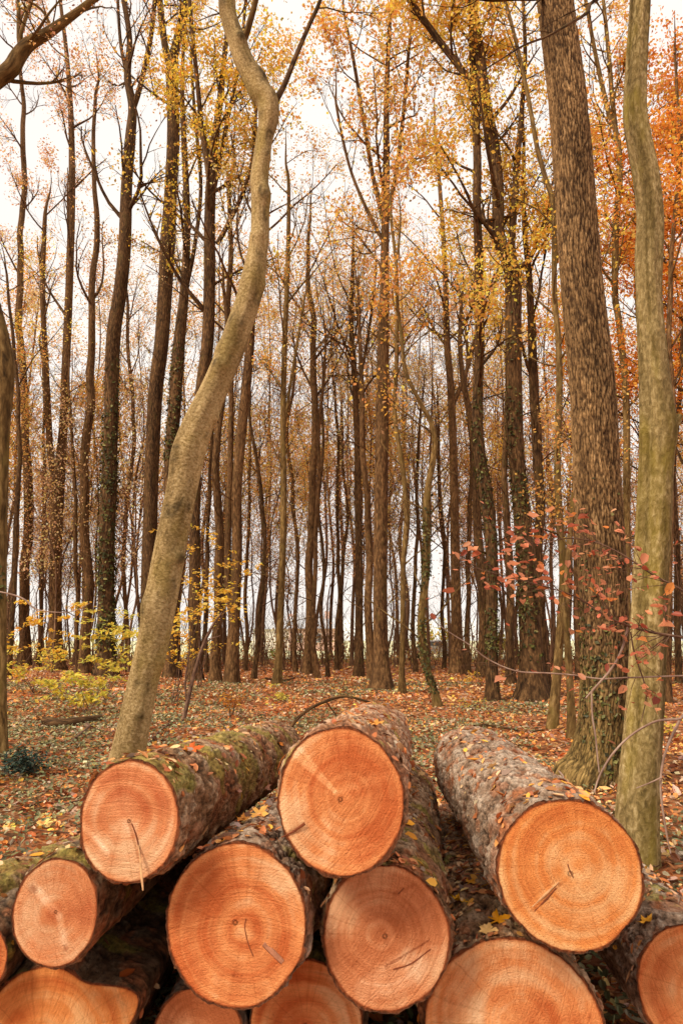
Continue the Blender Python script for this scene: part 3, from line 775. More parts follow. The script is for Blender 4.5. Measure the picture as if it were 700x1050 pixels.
# ------------------------------------------------------------------ traced trees
def px_stem(pts, Y, lean=0.0, zgrow=None):
    out = []
    for i, (u, v, wd) in enumerate(pts):
        p = at(u, v, Y + lean * i); out.append([*p, wd * depth_of(p) / F / 2 * (.86 if Y > 12 else .94)])
    return np.array(out)
def extend(PR, top, rng, dirv=None, tipr=.03):
    """carry a stem that leaves the frame upward to height top"""
    z0 = PR[-1, 2]
    if top <= z0 + .5: return PR
    d = PR[-1, :3] - PR[-2, :3]; d /= np.linalg.norm(d); d = d * .6 + np.array([0, 0, .4]); d /= np.linalg.norm(d)
    out = [PR]; p = PR[-1].copy(); n = max(3, int((top - z0) / 1.6)); r0 = p[3]
    for i in range(n):
        d = d + rng.normal(size=3) * .08 + np.array([0, 0, .05]); d /= np.linalg.norm(d)
        p = np.array([*(p[:3] + d * (top - z0) / n), r0 + (min(tipr, r0 * .5) - r0) * (i + 1) / n]); out.append(p[None])
    return np.vstack(out)

def traced_tree(kind, label, cat, base, stems, mat, Y=None, k=18, step=.3, crown_v=None, pal='haze', limbs=9, ll=4.0, leaf=.11, nper=3, gaps=.5,
                top=None, ivy=None, seed=1, lobes=0., rough=.03, flare=.35, sub=(6, 5), sink=.15, knots=(), limb_paths=(), colfn=None, up=.1, spread=.22, amax=60, group=None, twk=3, dark=(), dfn=None):
    rng = np.random.default_rng(seed)
    Y = Y or gdist(*base[:2])
    p0 = at(base[0], base[1], Y); g0 = float(gz(p0[0], p0[1]))
    root = empty(kind, (p0[0], p0[1], g0), label, cat, group)
    S_all = []; acc = Acc()
    for si, st in enumerate(stems):
        PR = px_stem(st, Y)
        if si == 0:
            PR[0, 2] = g0; PR = np.vstack([[*(PR[0, :3] - (0, 0, sink)), PR[0, 3]], PR])
        if st[-1][1] <= 2 and top: PR = extend(PR, top, rng)
        elif st[-1][1] > 2 and Y > 9: PR = extend(PR, PR[-1, 2] + min(3.5, 26 * PR[-1, 3] + .8), rng, tipr=.006)
        if si in dark:
            a3 = Acc(); S_all.append(stem_mesh(a3, PR, 10, 0, rough, seed + si, step)); a3.build('limb', M_DARK, root); continue
        S_all.append(stem_mesh(acc, PR, k if si == 0 else max(8, k * 2 // 3), lobes, rough, seed + si, step, flare if si == 0 else 0, knots if si == 0 else (), colfn if si == 0 else None, dfn if si == 0 else None, .26 if Y > 15 and si == 0 and len(stems) == 1 else 0))
    if Y > 12:                     # short dead side shoots below the crown
        S0_ = S_all[0]; zt = at(base[0], crown_v or 400, Y)[2]; Sl = S0_[(S0_[:, 2] > 1.2) & (S0_[:, 2] < zt + 2)]
        if len(Sl) > 6:
            (Pd, Rd), Ld = limbs_on(Sl, 1.2, 9, 1.5, rng, .3, 35, 80, .06); Rd = np.minimum(Rd, .02)
            S_, D_, L_, r_, _o = spawn(Pd, Rd, 4, .3, 25, 60, .5, .6, rng, Ld); Pe, Re = grow(S_, D_, L_, np.maximum(r_, .005), 4, .12, .03, rng)
            thin_wood(acc, [(Pd, Rd, 4), (Pe, Re, 3)])
    acc.build('trunk', mat, root)
    leafV = Acc(); any_leaf = False
    if ivy:
        iv = Acc(); got = False
        for (si, v0, v1, dens, sz, ro, side) in ivy:
            z0, z1 = at(base[0], v0, Y)[2], at(base[0], v1, Y)[2]
            r_ = ivy_on(S_all[si], ro, dens, z0, z1, rng, sz, side)
            if r_: iv.add(*r_); got = True
        if got: iv.build('ivy', M_IVY, root, smooth=False)
    for lp in limb_paths:
        a2 = Acc(); PR = px_stem(lp[0], Y + lp[1])
        if len(lp) > 2:
            for q_ in range(len(PR)): PR[q_, 1] += lp[2] * q_ / (len(PR) - 1)
        S2 = stem_mesh(a2, PR, 10, 0, .04, seed + 40, .12)
        lim = limbs_on(np.vstack([S2]), -9, 7, .5 + .15 * ll, rng, .5, 25, 60, .0)
        if lim and len(lp) < 4:
            (P2, R2), L2 = lim; thin_wood(a2, [(P2, R2, 4)])
            S_, D_, Ln_, r_, own = spawn(P2, R2, 3, .3, 25, 60, .5, .6, rng, L2)
            P3, R3 = grow(S_, D_, Ln_, np.maximum(r_, .003), 4, .12, .02, rng); thin_wood(a2, [(P3, R3, 3)])
            if pal: 
                V_, f_, c_ = foliage(P2, P3, nper, spread * .7, leaf, PAL[pal], rng, gaps); leafV.add(V_, f_, c_); any_leaf = True
        a2.build('limb', M_DARK if mat in (M_OLIVE, M_OAK) else mat, root)
    if crown_v is not None:
        zc = at(base[0], crown_v, Y)[2]
        for si, S in enumerate(S_all):
            nl = limbs if si == 0 else max(4, limbs * 2 // 3)
            lim = limbs_on(S, max(zc, S[0, 2] + .2), nl, ll if si == 0 else ll * .75, rng, up=up, amax=amax)
            if not lim: continue
            (P1, R1), L1 = lim
            S_, D_, Ln_, r_, o2 = spawn(P1, R1, sub[0], .2, 25, 60, .5, .6, rng, L1)
            P2, R2 = grow(S_, D_, Ln_, np.maximum(r_, .008), 6, .12, .05, rng)
            S_, D_, Ln3, r_, o3 = spawn(P2, R2, sub[1], .15, 25, 65, .5, .6, rng, Ln_)
            P3, R3 = grow(S_, D_, Ln3, np.maximum(r_, .005), 4, .14, .03, rng)
            for li in range(len(P1)):
                a2 = Acc(); thin_wood(a2, [(P1[li:li + 1], R1[li:li + 1], 6), (P2[o2 == li], R2[o2 == li], 4)])
                m3 = o2[o3] == li; thin_wood(a2, [(P3[m3], R3[m3], twk)])
                a2.build('limb', mat if mat is not M_PALE else M_GREEN, root)
            if pal:
                V_, f_, c_ = foliage(P2, P3, nper, spread, leaf, PAL[pal], rng, gaps); leafV.add(V_, f_, c_); any_leaf = True
    if any_leaf: leafV.build('crown', M_LEAF, root, smooth=False)
    return root, S_all

def oak_fn(p, seed=3):
    w_ = np.stack([fbm(p * 6, 3, seed), fbm(p * 6 + 9, 3, seed + 1), fbm(p * np.array([5, 5, 3.]) + 21, 2, seed + 2)], 1)
    q = (p + w_ * np.array([.030, .030, .22])) * np.array([34, 34, 4.2])
    f1, f2, idv, dv = worley(q, seed)
    h = sstep(.0, .26, f2 - f1) * (.75 + .25 * idv)
    h2 = .5 + .5 * fbm(p * np.array([60, 60, 20.]), 3, seed + 4)
    return h * .75 + h2 * .25, h, h2, idv
def colOak(V, bk):
    H, h, h2, idv = oak_fn(bk)
    c = mixc(np.broadcast_to(lin((62, 46, 32)), (len(V), 3)), np.broadcast_to(lin((154, 126, 92)), (len(V), 3)), np.clip(h * .8 + (h2 - .5) * .8, 0, 1))
    c = mixc(c, np.broadcast_to(lin((178, 156, 126)), c.shape), sstep(.62, .9, h2 * .6 + idv * .45) * h * .3)
    c = c * (1 + .3 * fbm(bk * np.array([2, 2, .8]) + 4, 3, 12))[:, None]
    low = sstep(1.9, .3, V[:, 2] + .5 * fbm(bk * 3, 2, 6)); c = mixc(c, np.broadcast_to(lin((98, 96, 44)), c.shape) * (.5 + h)[:, None], low * .32)
    return c * 2.15
def colC(V, bk):
    L = bk[:, 2]; a = np.arctan2(bk[:, 1], bk[:, 0]) + L * .35
    n_ = fbm(np.stack([np.cos(a) * 2.6, np.sin(a) * 2.6, L * .55], 1) + 3, 4, 31)
    c = np.ones((len(V), 3)); c = mixc(c, np.broadcast_to([1.34, 1.36, 1.48], c.shape), sstep(.08, .34, n_)); c = mixc(c, np.broadcast_to([.62, .6, .5], c.shape), sstep(.02, .38, -n_))
    m_ = fbm(bk * np.array([9, 9, 5.]), 3, 33); c = mixc(c, np.broadcast_to([1.25, 1.3, 1.4], c.shape), sstep(.2, .45, m_) * .6)
    return c

# A: pale leaning tree
def colA(V, bk):
    L = bk[:, 2]; c = np.ones((len(V), 3))
    a = np.arctan2(bk[:, 1], bk[:, 0])
    for (l0, a0, sz) in tuple((.9 + j_ * .62, .35 + 1.1 * math.sin(j_ * 2.3), .03 + .012 * (j_ % 3)) for j_ in range(17)) + ((1.2, .2, .05), (2.4, 1.0, .06), (3.3, -.3, .05), (4.4, .6, .07), (5.6, .1, .05), (6.3, 1.3, .06), (7.4, .5, .05), (8.6, .9, .06), (9.5, .3, .06), (10.4, .8, .05)):
        d = np.sqrt(((L - l0) / .9) ** 2 * 1.6 + ((((a - a0 + math.pi) % (2 * math.pi)) - math.pi) * .2 / .9) ** 2)
        ring = np.exp(-((d - sz * 2) / .03) ** 2) * .65 + np.exp(-(d / .04) ** 2) * .7
        c = c * (1 - np.clip(ring, 0, .8))[:, None]
    w_ = sstep(.25, .6, fbm(np.stack([bk[:, 0] * 2, bk[:, 1] * 2, L * 9], 1), 3, 4)); c = c * (1 - .20 * w_)[:, None]
    g_ = fbm(bk * np.array([5, 5, 2.]) + 8, 4, 14); c = mixc(c, np.broadcast_to([.80, .80, .62], c.shape), sstep(.02, .3, g_) * .9); c = mixc(c, np.broadcast_to([1.18, 1.2, 1.26], c.shape), sstep(.02, .3, -g_))
    cr_ = np.abs(fbm(np.stack([bk[:, 0] * 3, bk[:, 1] * 3, L * 13 + 1.2 * np.sin(np.arctan2(bk[:, 1], bk[:, 0]) * 2)], 1), 2, 15)); c = c * (1 - .35 * sstep(.05, .0, cr_) * sstep(0, .3, fbm(bk * 3, 2, 16) + .1))[:, None]
    return c
traced_tree('leaning_tree', 'pale smooth barked tree leaning right then kinking upward, rising behind the mossy upper left log', 'tree', (128, 800, 40),
    [[(128, 800, 40), (131, 778, 36), (147, 700, 33), (159, 650, 35), (168, 600, 36), (177, 550, 35), (187, 500, 34), (195, 460, 36), (205, 432, 33), (219, 402, 30), (231, 374, 29), (235, 362, 31), (241, 348, 29), (254, 310, 27), (259, 290, 27), (265, 255, 21), (267, 240, 20),
      (267, 200, 19), (266, 185, 20), (270, 150, 18), (272, 138, 18.5), (276, 120, 21), (274, 104, 25), (267, 95, 25), (259, 80, 22), (250, 62, 21), (243, 42, 20), (236, 22, 18), (233, 0, 18), (234, -60, 16)],
     [(273, 115, 10), (281, 105, 8), (291, 88, 6), (304, 56, 5), (316, 28, 4.5), (329, -2, 4)]],
    M_PALE, dark=(1,), k=64, step=.06, crown_v=60, pal='yellow', limbs=4, ll=1.6, leaf=.06, nper=2, gaps=.55, top=12.5, seed=2, rough=.035, lobes=.05, flare=.2, sub=(5, 4), colfn=colA,
    knots=tuple((.35 + 1.1 * math.sin(j_ * 2.3), .9 + j_ * .62, .07 + .04 * (j_ % 3), .018 + .012 * (j_ % 4)) for j_ in range(17)), spread=.12,
    limb_paths=())
# B: thick furrowed trunk
traced_tree('oak_tree', 'thickest furrowed brown trunk at right with mossy flared foot and ivy up its left edge', 'tree', (606, 803, 60),
    [[(606, 803, 62), (612, 785, 53), (618, 750, 49), (620, 700, 49), (619, 640, 48), (617, 590, 49), (612, 500, 48), (607, 400, 46), (601, 340, 43), (595, 280, 41), (589, 200, 39.5), (581, 100, 39), (572, 30, 37), (566, -20, 36), (556, -120, 33)]],
    M_OAK, k=230, step=.035, colfn=colOak, dfn=lambda p: .024 * (oak_fn(p)[0] - .5), crown_v=-40, pal='amber', limbs=5, ll=2.5, leaf=.08, nper=3, top=16, seed=4, rough=.03, lobes=.06, flare=.34, sub=(6, 5), spread=.2,
    ivy=[(0, 800, 600, 330, .055, .02, (-.9, -.3, .25)), (0, 800, 480, 90, .05, .02, (-.6, -.8, .2)), (0, 803, 745, 420, .06, .04, (-.8, -.5, -.1))],
    limb_paths=[([(558, -4, 6), (545, 4, 5), (525, 10, 4.5), (500, 17, 4), (480, 20, 3.5), (458, 17, 3), (440, 8, 2.5), (425, -4, 2)], -.1, -.6)])
# C: sinuous olive trunk
traced_tree('hornbeam_tree', 'olive tan fluted trunk swaying up the right side with a broken branch stub', 'tree', (651, 893, 40),
    [[(651, 893, 42), (652, 870, 39), (653, 830, 38), (658, 760, 36), (662, 700, 35), (666, 600, 33), (669, 550, 33), (673, 470, 33), (675, 440, 36), (672, 400, 31), (668, 350, 27), (665, 300, 25), (665, 260, 27), (666, 220, 26), (662, 180, 26),
      (656, 150, 25), (651, 120, 24), (651, 90, 23), (653, 50, 22), (656, 0, 21), (657, -60, 20)],
     [(680, 446, 22), (689, 437, 13), (694, 430, 9), (697, 426, 6)]],
    M_OLIVE, k=72, step=.04, colfn=colC, crown_v=-30, pal='orange', limbs=4, ll=1.6, leaf=.06, nper=2, top=8.2, seed=6, rough=.055, lobes=.20, flare=.18, sub=(5, 4), spread=.12,
    limb_paths=[([(655, -30, 5), (640, -14, 4.5), (623, 5, 4), (606, 18, 3.6), (594, 31, 3.4), (589, 46, 3.2), (571, 62, 3), (558, 75, 2.6), (540, 90, 2.2), (520, 103, 2), (498, 122, 1.5), (478, 140, 1.2)], 0, -.7)])
# D: left edge trunk with a heavy limb arching over the top left corner
traced_tree('edge_tree', 'trunk on the left picture edge whose thick limb arches across the top left corner', 'tree', (1, 775, 14),
    [[(0, 775, 15), (1, 700, 12), (1, 600, 12), (2, 500, 13), (3, 440, 15), (5, 385, 20), (2, 350, 18), (-8, 310, 17), (-24, 240, 17), (-34, 170, 18), (-30, 120, 19), (-14, 92, 18), (0, 80, 17), (12, 70, 17), (19, 58, 16), (30, 45, 14), (46, 36, 12), (62, 25, 10), (80, 12, 8), (100, -3, 7), (130, -20, 5)],
     [(-24, 240, 12), (-36, 150, 10), (-40, 40, 9), (-44, -40, 8)]],
    M_GREEN, k=28, step=.12, crown_v=110, pal='mauve', limbs=9, ll=1.6, leaf=.06, nper=3, gaps=.45, top=16, seed=8, rough=.05, sub=(5, 5), spread=.14,
    ivy=[(0, 640, 560, 300, .07, .05, None)],
    limb_paths=[([(20, 56, 5), (24, 36, 4.5), (36, 8, 4), (40, -10, 3.5)], 0, -.2), ([(52, 30, 4), (48, 18, 3), (35, 10, 2.5), (10, 8, 2.2), (-10, 6, 2)], 0, -.3)])

T = traced_tree
T('ivy_clad_tree', 'tall dark trunk thickly clad in ivy standing left of the leaning tree', 'tree', (108, 694, 24),
  [[(108, 694, 27), (109, 660, 20), (109, 600, 19), (110, 540, 19), (112, 500, 19), (114, 430, 17), (116, 350, 17), (123, 300, 16), (128, 250, 15), (130, 190, 13), (134, 140, 12), (136, 110, 10), (131, 78, 9), (133, 40, 7), (127, 0, 6)],
   [(136, 112, 8), (143, 92, 6.5), (150, 62, 6), (156, 30, 5.5), (159, -4, 5)], [(131, 80, 5), (124, 45, 4), (121, 0, 3.5)]],
  M_DARK, crown_v=230, pal='mauve', limbs=10, ll=4.5, leaf=.12, nper=3, gaps=.56, top=38, seed=10, ivy=[(0, 694, 360, 75, .14, .10, None), (0, 694, 560, 40, .14, .10, None)], lobes=.05)
T('forked_tree', 'brown trunk forking into two stems halfway up at the left of the ivy clad tree', 'tree', (57, 688, 20),
  [[(57, 688, 23), (57, 650, 16), (57, 600, 14.5), (58, 540, 14), (60, 498, 15), (65, 440, 10), (68, 370, 9.5), (71, 300, 9), (74, 200, 8), (73, 120, 6.5), (69, 60, 5), (62, 0, 4)],
   [(59, 500, 10), (52, 465, 8), (50, 430, 7.5), (47, 370, 7), (44, 300, 6), (46, 230, 5)]],
  M_BROWN, crown_v=350, pal='mauve', limbs=10, ll=5, leaf=.13, nper=4, gaps=.52, top=32, seed=12)
T('slim_tree', 'slim brown trunk between the left edge trunk and the forked one', 'tree', (26, 684, 14),
  [[(25, 684, 16), (27, 640, 12), (28, 560, 11.5), (29, 500, 11), (27, 430, 9), (23, 350, 8), (21, 260, 7), (25, 160, 6), (22, 60, 4), (20, 0, 3)]], M_BROWN, crown_v=380, pal='mauve', limbs=10, ll=4.5, leaf=.13, nper=4, gaps=.50, top=30, seed=14)
T('slanting_tree', 'thin slanting dark trunk close to the left edge trunk', 'tree', (8, 694, 8),
  [[(8, 694, 9), (11, 640, 7), (15, 580, 7), (18, 520, 6), (19, 440, 5), (14, 360, 4), (8, 290, 3)]], M_DARK, crown_v=430, pal='gold', limbs=7, ll=3, leaf=.10, gaps=.4, seed=15)
T('thin_tree', 'very thin bare stem between the slim trunk and the forked trunk', 'tree', (40, 684, 5),
  [[(40, 684, 5.5), (40, 620, 4.5), (43, 520, 4), (46, 440, 3.5), (44, 360, 3)]], M_DARK, crown_v=430, pal='haze', limbs=5, ll=2.5, seed=16)
T('slim_tree', 'plain brown trunk just left of the ivy clad tree', 'tree', (87, 690, 12),
  [[(87, 690, 15), (88, 640, 12), (88, 560, 11.5), (89, 480, 10.5), (92, 400, 9.5), (95, 330, 8), (98, 250, 7), (96, 170, 5), (98, 100, 4)]], M_BROWN, crown_v=330, pal='amber', limbs=9, ll=4.2, seed=17, gaps=.48, nper=4, leaf=.13)
T('thin_tree', 'thin leaning stem pressed against the plain brown trunk', 'tree', (78, 690, 6),
  [[(80, 690, 6), (80, 620, 5), (79, 560, 5), (76, 480, 4), (70, 400, 3)]], M_BROWN, crown_v=440, pal='orange', limbs=5, ll=2.5, seed=18)
T('tall_beech_tree', 'stout trunk partly hidden behind the leaning tree, splitting into two stems near the top', 'tree', (152, 694, 18),
  [[(150, 694, 22), (151, 650, 17), (152, 600, 17), (154, 540, 17), (156, 470, 17), (160, 400, 17), (166, 350, 17), (170, 290, 17), (172, 250, 18), (175, 200, 15), (178, 140, 15), (177, 100, 14), (176, 68, 13), (181, 46, 11), (187, 22, 10.5), (192, 0, 10)],
   [(175, 72, 9), (169, 45, 8), (166, 20, 8), (164, -2, 7)]],
  M_DARK, crown_v=110, pal='amber', limbs=6, ll=4, leaf=.13, gaps=.56, nper=3, top=38, seed=20, ivy=[(0, 694, 600, 60, .15, .08, None)])
T('twin_beech_tree', 'dark trunk seen between the leaning tree and the stout trunk, carrying many rising limbs', 'tree', (178, 696, 18),
  [[(177, 696, 20), (178, 650, 16), (178, 600, 15), (176, 540, 15), (175, 480, 15), (179, 420, 15), (184, 350, 14), (189, 300, 11), (192, 225, 8), (189, 150, 7), (187, 90, 5), (190, 0, 4)],
   [(190, 300, 6), (200, 250, 5), (206, 190, 4.5), (200, 120, 4), (196, 60, 3)]],
  M_DARK, crown_v=330, pal='yellow', limbs=10, ll=4.2, leaf=.14, nper=4, gaps=.48, top=32, seed=21, ivy=[(0, 480, 340, 60, .14, .06, None)])
T('yellow_leaved_oak', 'brown trunk crossed by yellow leaves just right of the leaning tree, spreading candelabra limbs above', 'tree', (200, 700, 16),
  [[(200, 700, 19), (200, 650, 14), (200, 580, 13.5), (200, 520, 13), (202, 460, 14), (207, 400, 15), (213, 350, 14.5), (215, 290, 14), (215, 230, 13), (217, 180, 12), (221, 140, 9), (226, 100, 8), (231, 50, 6), (238, 0, 5)],
   [(215, 182, 8), (207, 130, 6), (202, 80, 5.5), (196, 20, 5), (194, -4, 4)], [(223, 250, 6), (238, 222, 5.5), (252, 190, 5), (262, 150, 4.5)], [(218, 200, 7), (232, 130, 5), (246, 60, 4), (252, 0, 3.5)]],
  M_DARK, crown_v=330, pal='yellow', limbs=10, ll=4.2, leaf=.15, nper=5, gaps=.42, top=28, seed=22)
T('slim_tree', 'slim straight trunk between the yellow leaved oak and the paired trunk', 'tree', (221, 698, 11),
  [[(221, 698, 14), (221, 640, 11), (223, 560, 10.5), (225, 480, 9), (229, 400, 8), (232, 340, 7), (236, 260, 6), (238, 180, 4)]], M_BROWN, crown_v=380, pal='haze', limbs=9, ll=4, seed=23)
T('paired_trunk_tree', 'trunk dividing low down into two close stems, left of the central gap', 'tree', (237, 700, 15),
  [[(237, 700, 18), (239, 660, 15), (241, 620, 13.5), (243, 560, 12.5), (243, 500, 12), (249, 430, 12), (255, 370, 11), (259, 310, 9), (263, 250, 8), (260, 180, 6), (262, 120, 4)],
   [(239, 640, 9), (234, 600, 8), (234, 540, 8), (236, 480, 7), (237, 400, 6), (232, 320, 5)]],
  M_BROWN, crown_v=370, pal='haze', limbs=9, ll=4.5, seed=24)
T('curved_thin_tree', 'thin curved dark stem leaning out of the central gap', 'tree', (260, 696, 6),
  [[(260, 696, 7), (264, 660, 5.5), (267, 623, 5.5), (268, 580, 5), (267, 520, 5), (265, 480, 4.5), (262, 450, 4), (258, 420, 3)]], M_DARK, crown_v=480, pal='haze', limbs=5, ll=2.5, seed=25)
T('slim_tree', 'olive stained trunk leaning gently left of the centre with forked upper stems', 'tree', (284, 702, 9),
  [[(284, 702, 11), (286, 670, 9), (288, 620, 8), (290, 560, 8), (291, 500, 7.5), (290, 440, 7), (292, 350, 6.5), (295, 270, 5.5), (296, 190, 4)], [(291, 440, 4), (300, 380, 3.5), (310, 320, 3)]],
  M_GREEN, crown_v=420, pal='orange', limbs=9, ll=4, seed=26, gaps=.45)
T('slim_tree', 'sturdier brown trunk in the middle distance left of the centre, reddish wall behind it', 'tree', (316, 692, 10),
  [[(316, 692, 13), (316, 650, 10), (317, 580, 9.5), (318, 520, 9), (320, 440, 8.5), (320, 350, 7.5), (318, 300, 6), (316, 240, 4)]], M_BROWN, crown_v=420, pal='orange', limbs=10, ll=5, seed=27, gaps=.4)
T('thin_tree', 'thin stem leaning into the sturdier brown trunk left of centre', 'tree', (326, 696, 6),
  [[(326, 696, 7), (321, 660, 6), (323, 600, 5.5), (326, 520, 5), (328, 430, 4), (333, 350, 3)]], M_BROWN, crown_v=430, pal='orange', limbs=6, ll=3, seed=28)
T('slim_tree', 'dark straight trunk standing close left of the tall central tree', 'tree', (368, 694, 11),
  [[(368, 694, 13), (368, 640, 9.5), (368, 580, 9), (367, 520, 8.5), (366, 450, 7.5), (363, 380, 7), (360, 330, 6), (362, 260, 4)], [(367, 400, 4), (378, 340, 3.5), (385, 280, 3)]],
  M_DARK, crown_v=420, pal='orange', limbs=9, ll=4.5, seed=29, gaps=.4)
T('central_tree', 'tall straight trunk in the very centre with candelabra limbs under an orange yellow crown', 'tree', (391, 706, 22),
  [[(391, 706, 25), (391, 680, 19), (390, 640, 17), (390, 560, 16.5), (391, 480, 16), (392, 400, 15.5), (393, 350, 14), (394, 280, 10.5), (395, 220, 9.5), (396, 160, 8), (396, 100, 6.5), (398, 50, 5), (401, 0, 4)],
   [(395, 235, 6), (382, 180, 5), (372, 120, 4.5), (362, 60, 4), (352, 10, 3)], [(397, 225, 6), (407, 170, 5), (414, 110, 4.5), (419, 50, 4), (424, -2, 3)], [(394, 250, 5), (376, 215, 4), (358, 170, 3.5), (345, 110, 3)]],
  M_BROWN, crown_v=300, pal='orange', limbs=11, ll=4.2, leaf=.14, nper=4, gaps=.45, top=26, seed=30, flare=.5)
T('slim_tree', 'slim trunk leaning against the foot of the tall central tree', 'tree', (381, 700, 10),
  [[(381, 700, 12), (379, 650, 9.5), (377, 590, 9), (375, 530, 8), (371, 470, 7), (372, 400, 6), (368, 320, 4)]], M_BROWN, crown_v=400, pal='orange', limbs=8, ll=4, seed=31)
T('mossy_thin_tree', 'thin olive coloured stem just right of the tall central tree', 'tree', (412, 712, 7),
  [[(412, 712, 9), (411, 680, 6.5), (411, 620, 6), (411, 540, 6), (409, 470, 6), (406, 420, 5), (408, 350, 5), (407, 280, 4), (403, 230, 3.5)]], M_GREEN, crown_v=420, pal='amber', limbs=7, ll=2.6, seed=32)
T('crooked_ivy_tree', 'crooked ivy wrapped young tree with a bent foot right of the centre', 'tree', (449, 727, 9),
  [[(449, 727, 11), (444, 705, 8), (438, 685, 8), (433, 663, 8.5), (431, 634, 9), (433, 600, 9.5), (436, 560, 9), (437, 520, 9), (439, 492, 8), (444, 460, 7), (442, 438, 6), (431, 415, 5), (416, 380, 4.5), (411, 350, 4), (406, 300, 3.5), (408, 250, 3)]],
  M_GREEN, crown_v=450, pal='amber', limbs=8, ll=2.2, seed=33, ivy=[(0, 712, 500, 420, .07, .05, None)], step=.15)
T('slim_tree', 'brown trunk with a broad foot beside the pale parked car', 'tree', (469, 692, 15),
  [[(469, 692, 19), (468, 650, 14), (467, 600, 12), (466, 540, 11), (465, 480, 10), (462, 400, 8.5), (458, 350, 8), (456, 280, 6), (452, 210, 5), (446, 140, 3.5)], [(462, 420, 6), (478, 380, 5), (492, 330, 5), (506, 300, 4)]],
  M_BROWN, crown_v=380, pal='gold', limbs=9, ll=4.5, seed=34, gaps=.4)
T('thin_tree', 'thin upright dark stem between the broad footed trunk and the ivy streaked one', 'tree', (479, 690, 7),
  [[(479, 690, 8), (479, 640, 6), (480, 560, 5.5), (482, 480, 5), (479, 400, 4), (476, 330, 3)]], M_DARK, crown_v=420, pal='gold', limbs=6, ll=3, seed=35)
T('ivy_streaked_tree', 'tall trunk streaked with ivy whose upper stem is lined with golden leaves', 'tree', (504, 717, 14),
  [[(505, 717, 17), (504, 690, 13.5), (503, 640, 13.5), (502, 600, 14), (499, 540, 14.5), (497, 500, 15), (493, 450, 13), (492, 350, 11.5), (490, 300, 11), (490, 250, 10), (486, 165, 9.5), (483, 100, 8), (482, 50, 7), (481, 0, 6)]],
  M_DARK, crown_v=400, pal='gold', limbs=14, ll=2.6, leaf=.12, nper=6, gaps=.35, top=20, seed=36, ivy=[(0, 715, 340, 110, .09, .05, None), (0, 690, 450, 70, .09, .05, (.3, -.9, .1))])
T('slim_tree', 'dark trunk half hidden behind the ivy streaked tree', 'tree', (494, 695, 12),
  [[(494, 695, 15), (494, 650, 11.5), (493, 600, 11), (491, 540, 10), (488, 470, 9), (478, 400, 7), (470, 330, 5)]], M_DARK, crown_v=400, pal='gold', limbs=8, ll=4, seed=37)
T('great_forked_tree', 'stout ivy stained trunk forking high into a curved stem crossed by a long diagonal limb', 'tree', (546, 717, 32),
  [[(546, 717, 38), (545, 695, 31), (544, 660, 27), (541, 620, 24), (538, 570, 22), (534, 520, 20), (528, 450, 19), (526, 350, 19), (526, 300, 20), (525, 278, 20), (517, 258, 15), (511, 240, 14), (510, 200, 14), (506, 150, 13.5), (498, 110, 13.5), (491, 55, 13), (483, 0, 11)],
   [(527, 278, 11), (524, 250, 9), (527, 210, 8.5), (529, 175, 8), (534, 120, 6), (538, 60, 5), (536, 0, 4)],
   [(530, 276, 9), (539, 270, 7), (548, 255, 5.5), (556, 235, 4.5), (560, 215, 3.5)],
   [(490, 100, 9), (480, 82, 8), (468, 65, 8), (450, 42, 8), (434, 20, 7.5), (418, -2, 7)]],
  M_DARK, crown_v=290, pal='gold', limbs=12, ll=3.2, leaf=.115, nper=5, gaps=.42, top=19, seed=38, ivy=[(0, 690, 300, 95, .09, .05, (-.5, -.85, .0)), (0, 640, 400, 50, .09, .05, None)], k=24)
T('slim_tree', 'narrow trunk tight against the left side of the great forked tree', 'tree', (524, 702, 10),
  [[(523, 702, 12), (522, 650, 10), (521, 600, 9.5), (519, 540, 8.5), (517, 470, 7), (520, 400, 5)]], M_DARK, crown_v=430, pal='gold', limbs=6, ll=3, seed=39)
T('slim_tree', 'dark narrow trunk between the great forked tree and the twin olive stems', 'tree', (562, 712, 11),
  [[(560, 712, 13), (557, 660, 11), (554, 600, 11), (552, 520, 11.5), (551, 450, 12), (547, 370, 11), (543, 300, 8), (538, 220, 6), (535, 150, 4)]], M_DARK, crown_v=400, pal='gold', limbs=10, ll=3.6, seed=40, gaps=.4, k=14)
T('olive_stemmed_tree', 'olive green slender stem rising left of the thickest trunk and leaning back over it', 'tree', (567, 748, 10),
  [[(566, 748, 12), (570, 700, 10.5), (574, 645, 10), (577, 588, 9.5), (574, 540, 8.5), (571, 480, 8), (573, 400, 8), (572, 350, 7), (568, 300, 6.5), (567, 215, 6), (558, 180, 5.5), (550, 150, 5.5), (543, 110, 5), (536, 75, 4.5), (528, 40, 4), (520, 10, 4)]],
  M_GREEN, crown_v=400, pal='gold', limbs=11, ll=1.9, leaf=.085, seed=41, gaps=.42, top=15, step=.15)
T('olive_stemmed_tree', 'lower forked companion stem pressed against the left side of the thickest trunk', 'tree', (586, 758, 8),
  [[(586, 758, 10), (585, 720, 8), (582, 674, 7.5), (580, 620, 7), (583, 560, 6), (588, 500, 5)]], M_GREEN, crown_v=600, pal='orange', limbs=5, ll=1.2, leaf=.07, seed=42)
T('slim_tree', 'dark trunk showing between the thickest trunk and the olive tan one, leaning left above', 'tree', (645, 716, 9),
  [[(645, 716, 10), (643, 650, 9), (642, 580, 8.5), (642, 500, 8.5), (641, 400, 8), (634, 330, 7.5), (630, 300, 7.5), (631, 230, 7.5), (635, 180, 7), (632, 140, 6.5), (622, 110, 6), (613, 70, 5), (607, 40, 4.5), (600, 0, 4)], [(636, 170, 6), (628, 110, 5.5), (624, 60, 5), (618, 0, 4)]],
  M_GREEN, crown_v=420, pal='orange', limbs=15, ll=2.8, leaf=.11, nper=6, seed=43, gaps=.36, top=20)
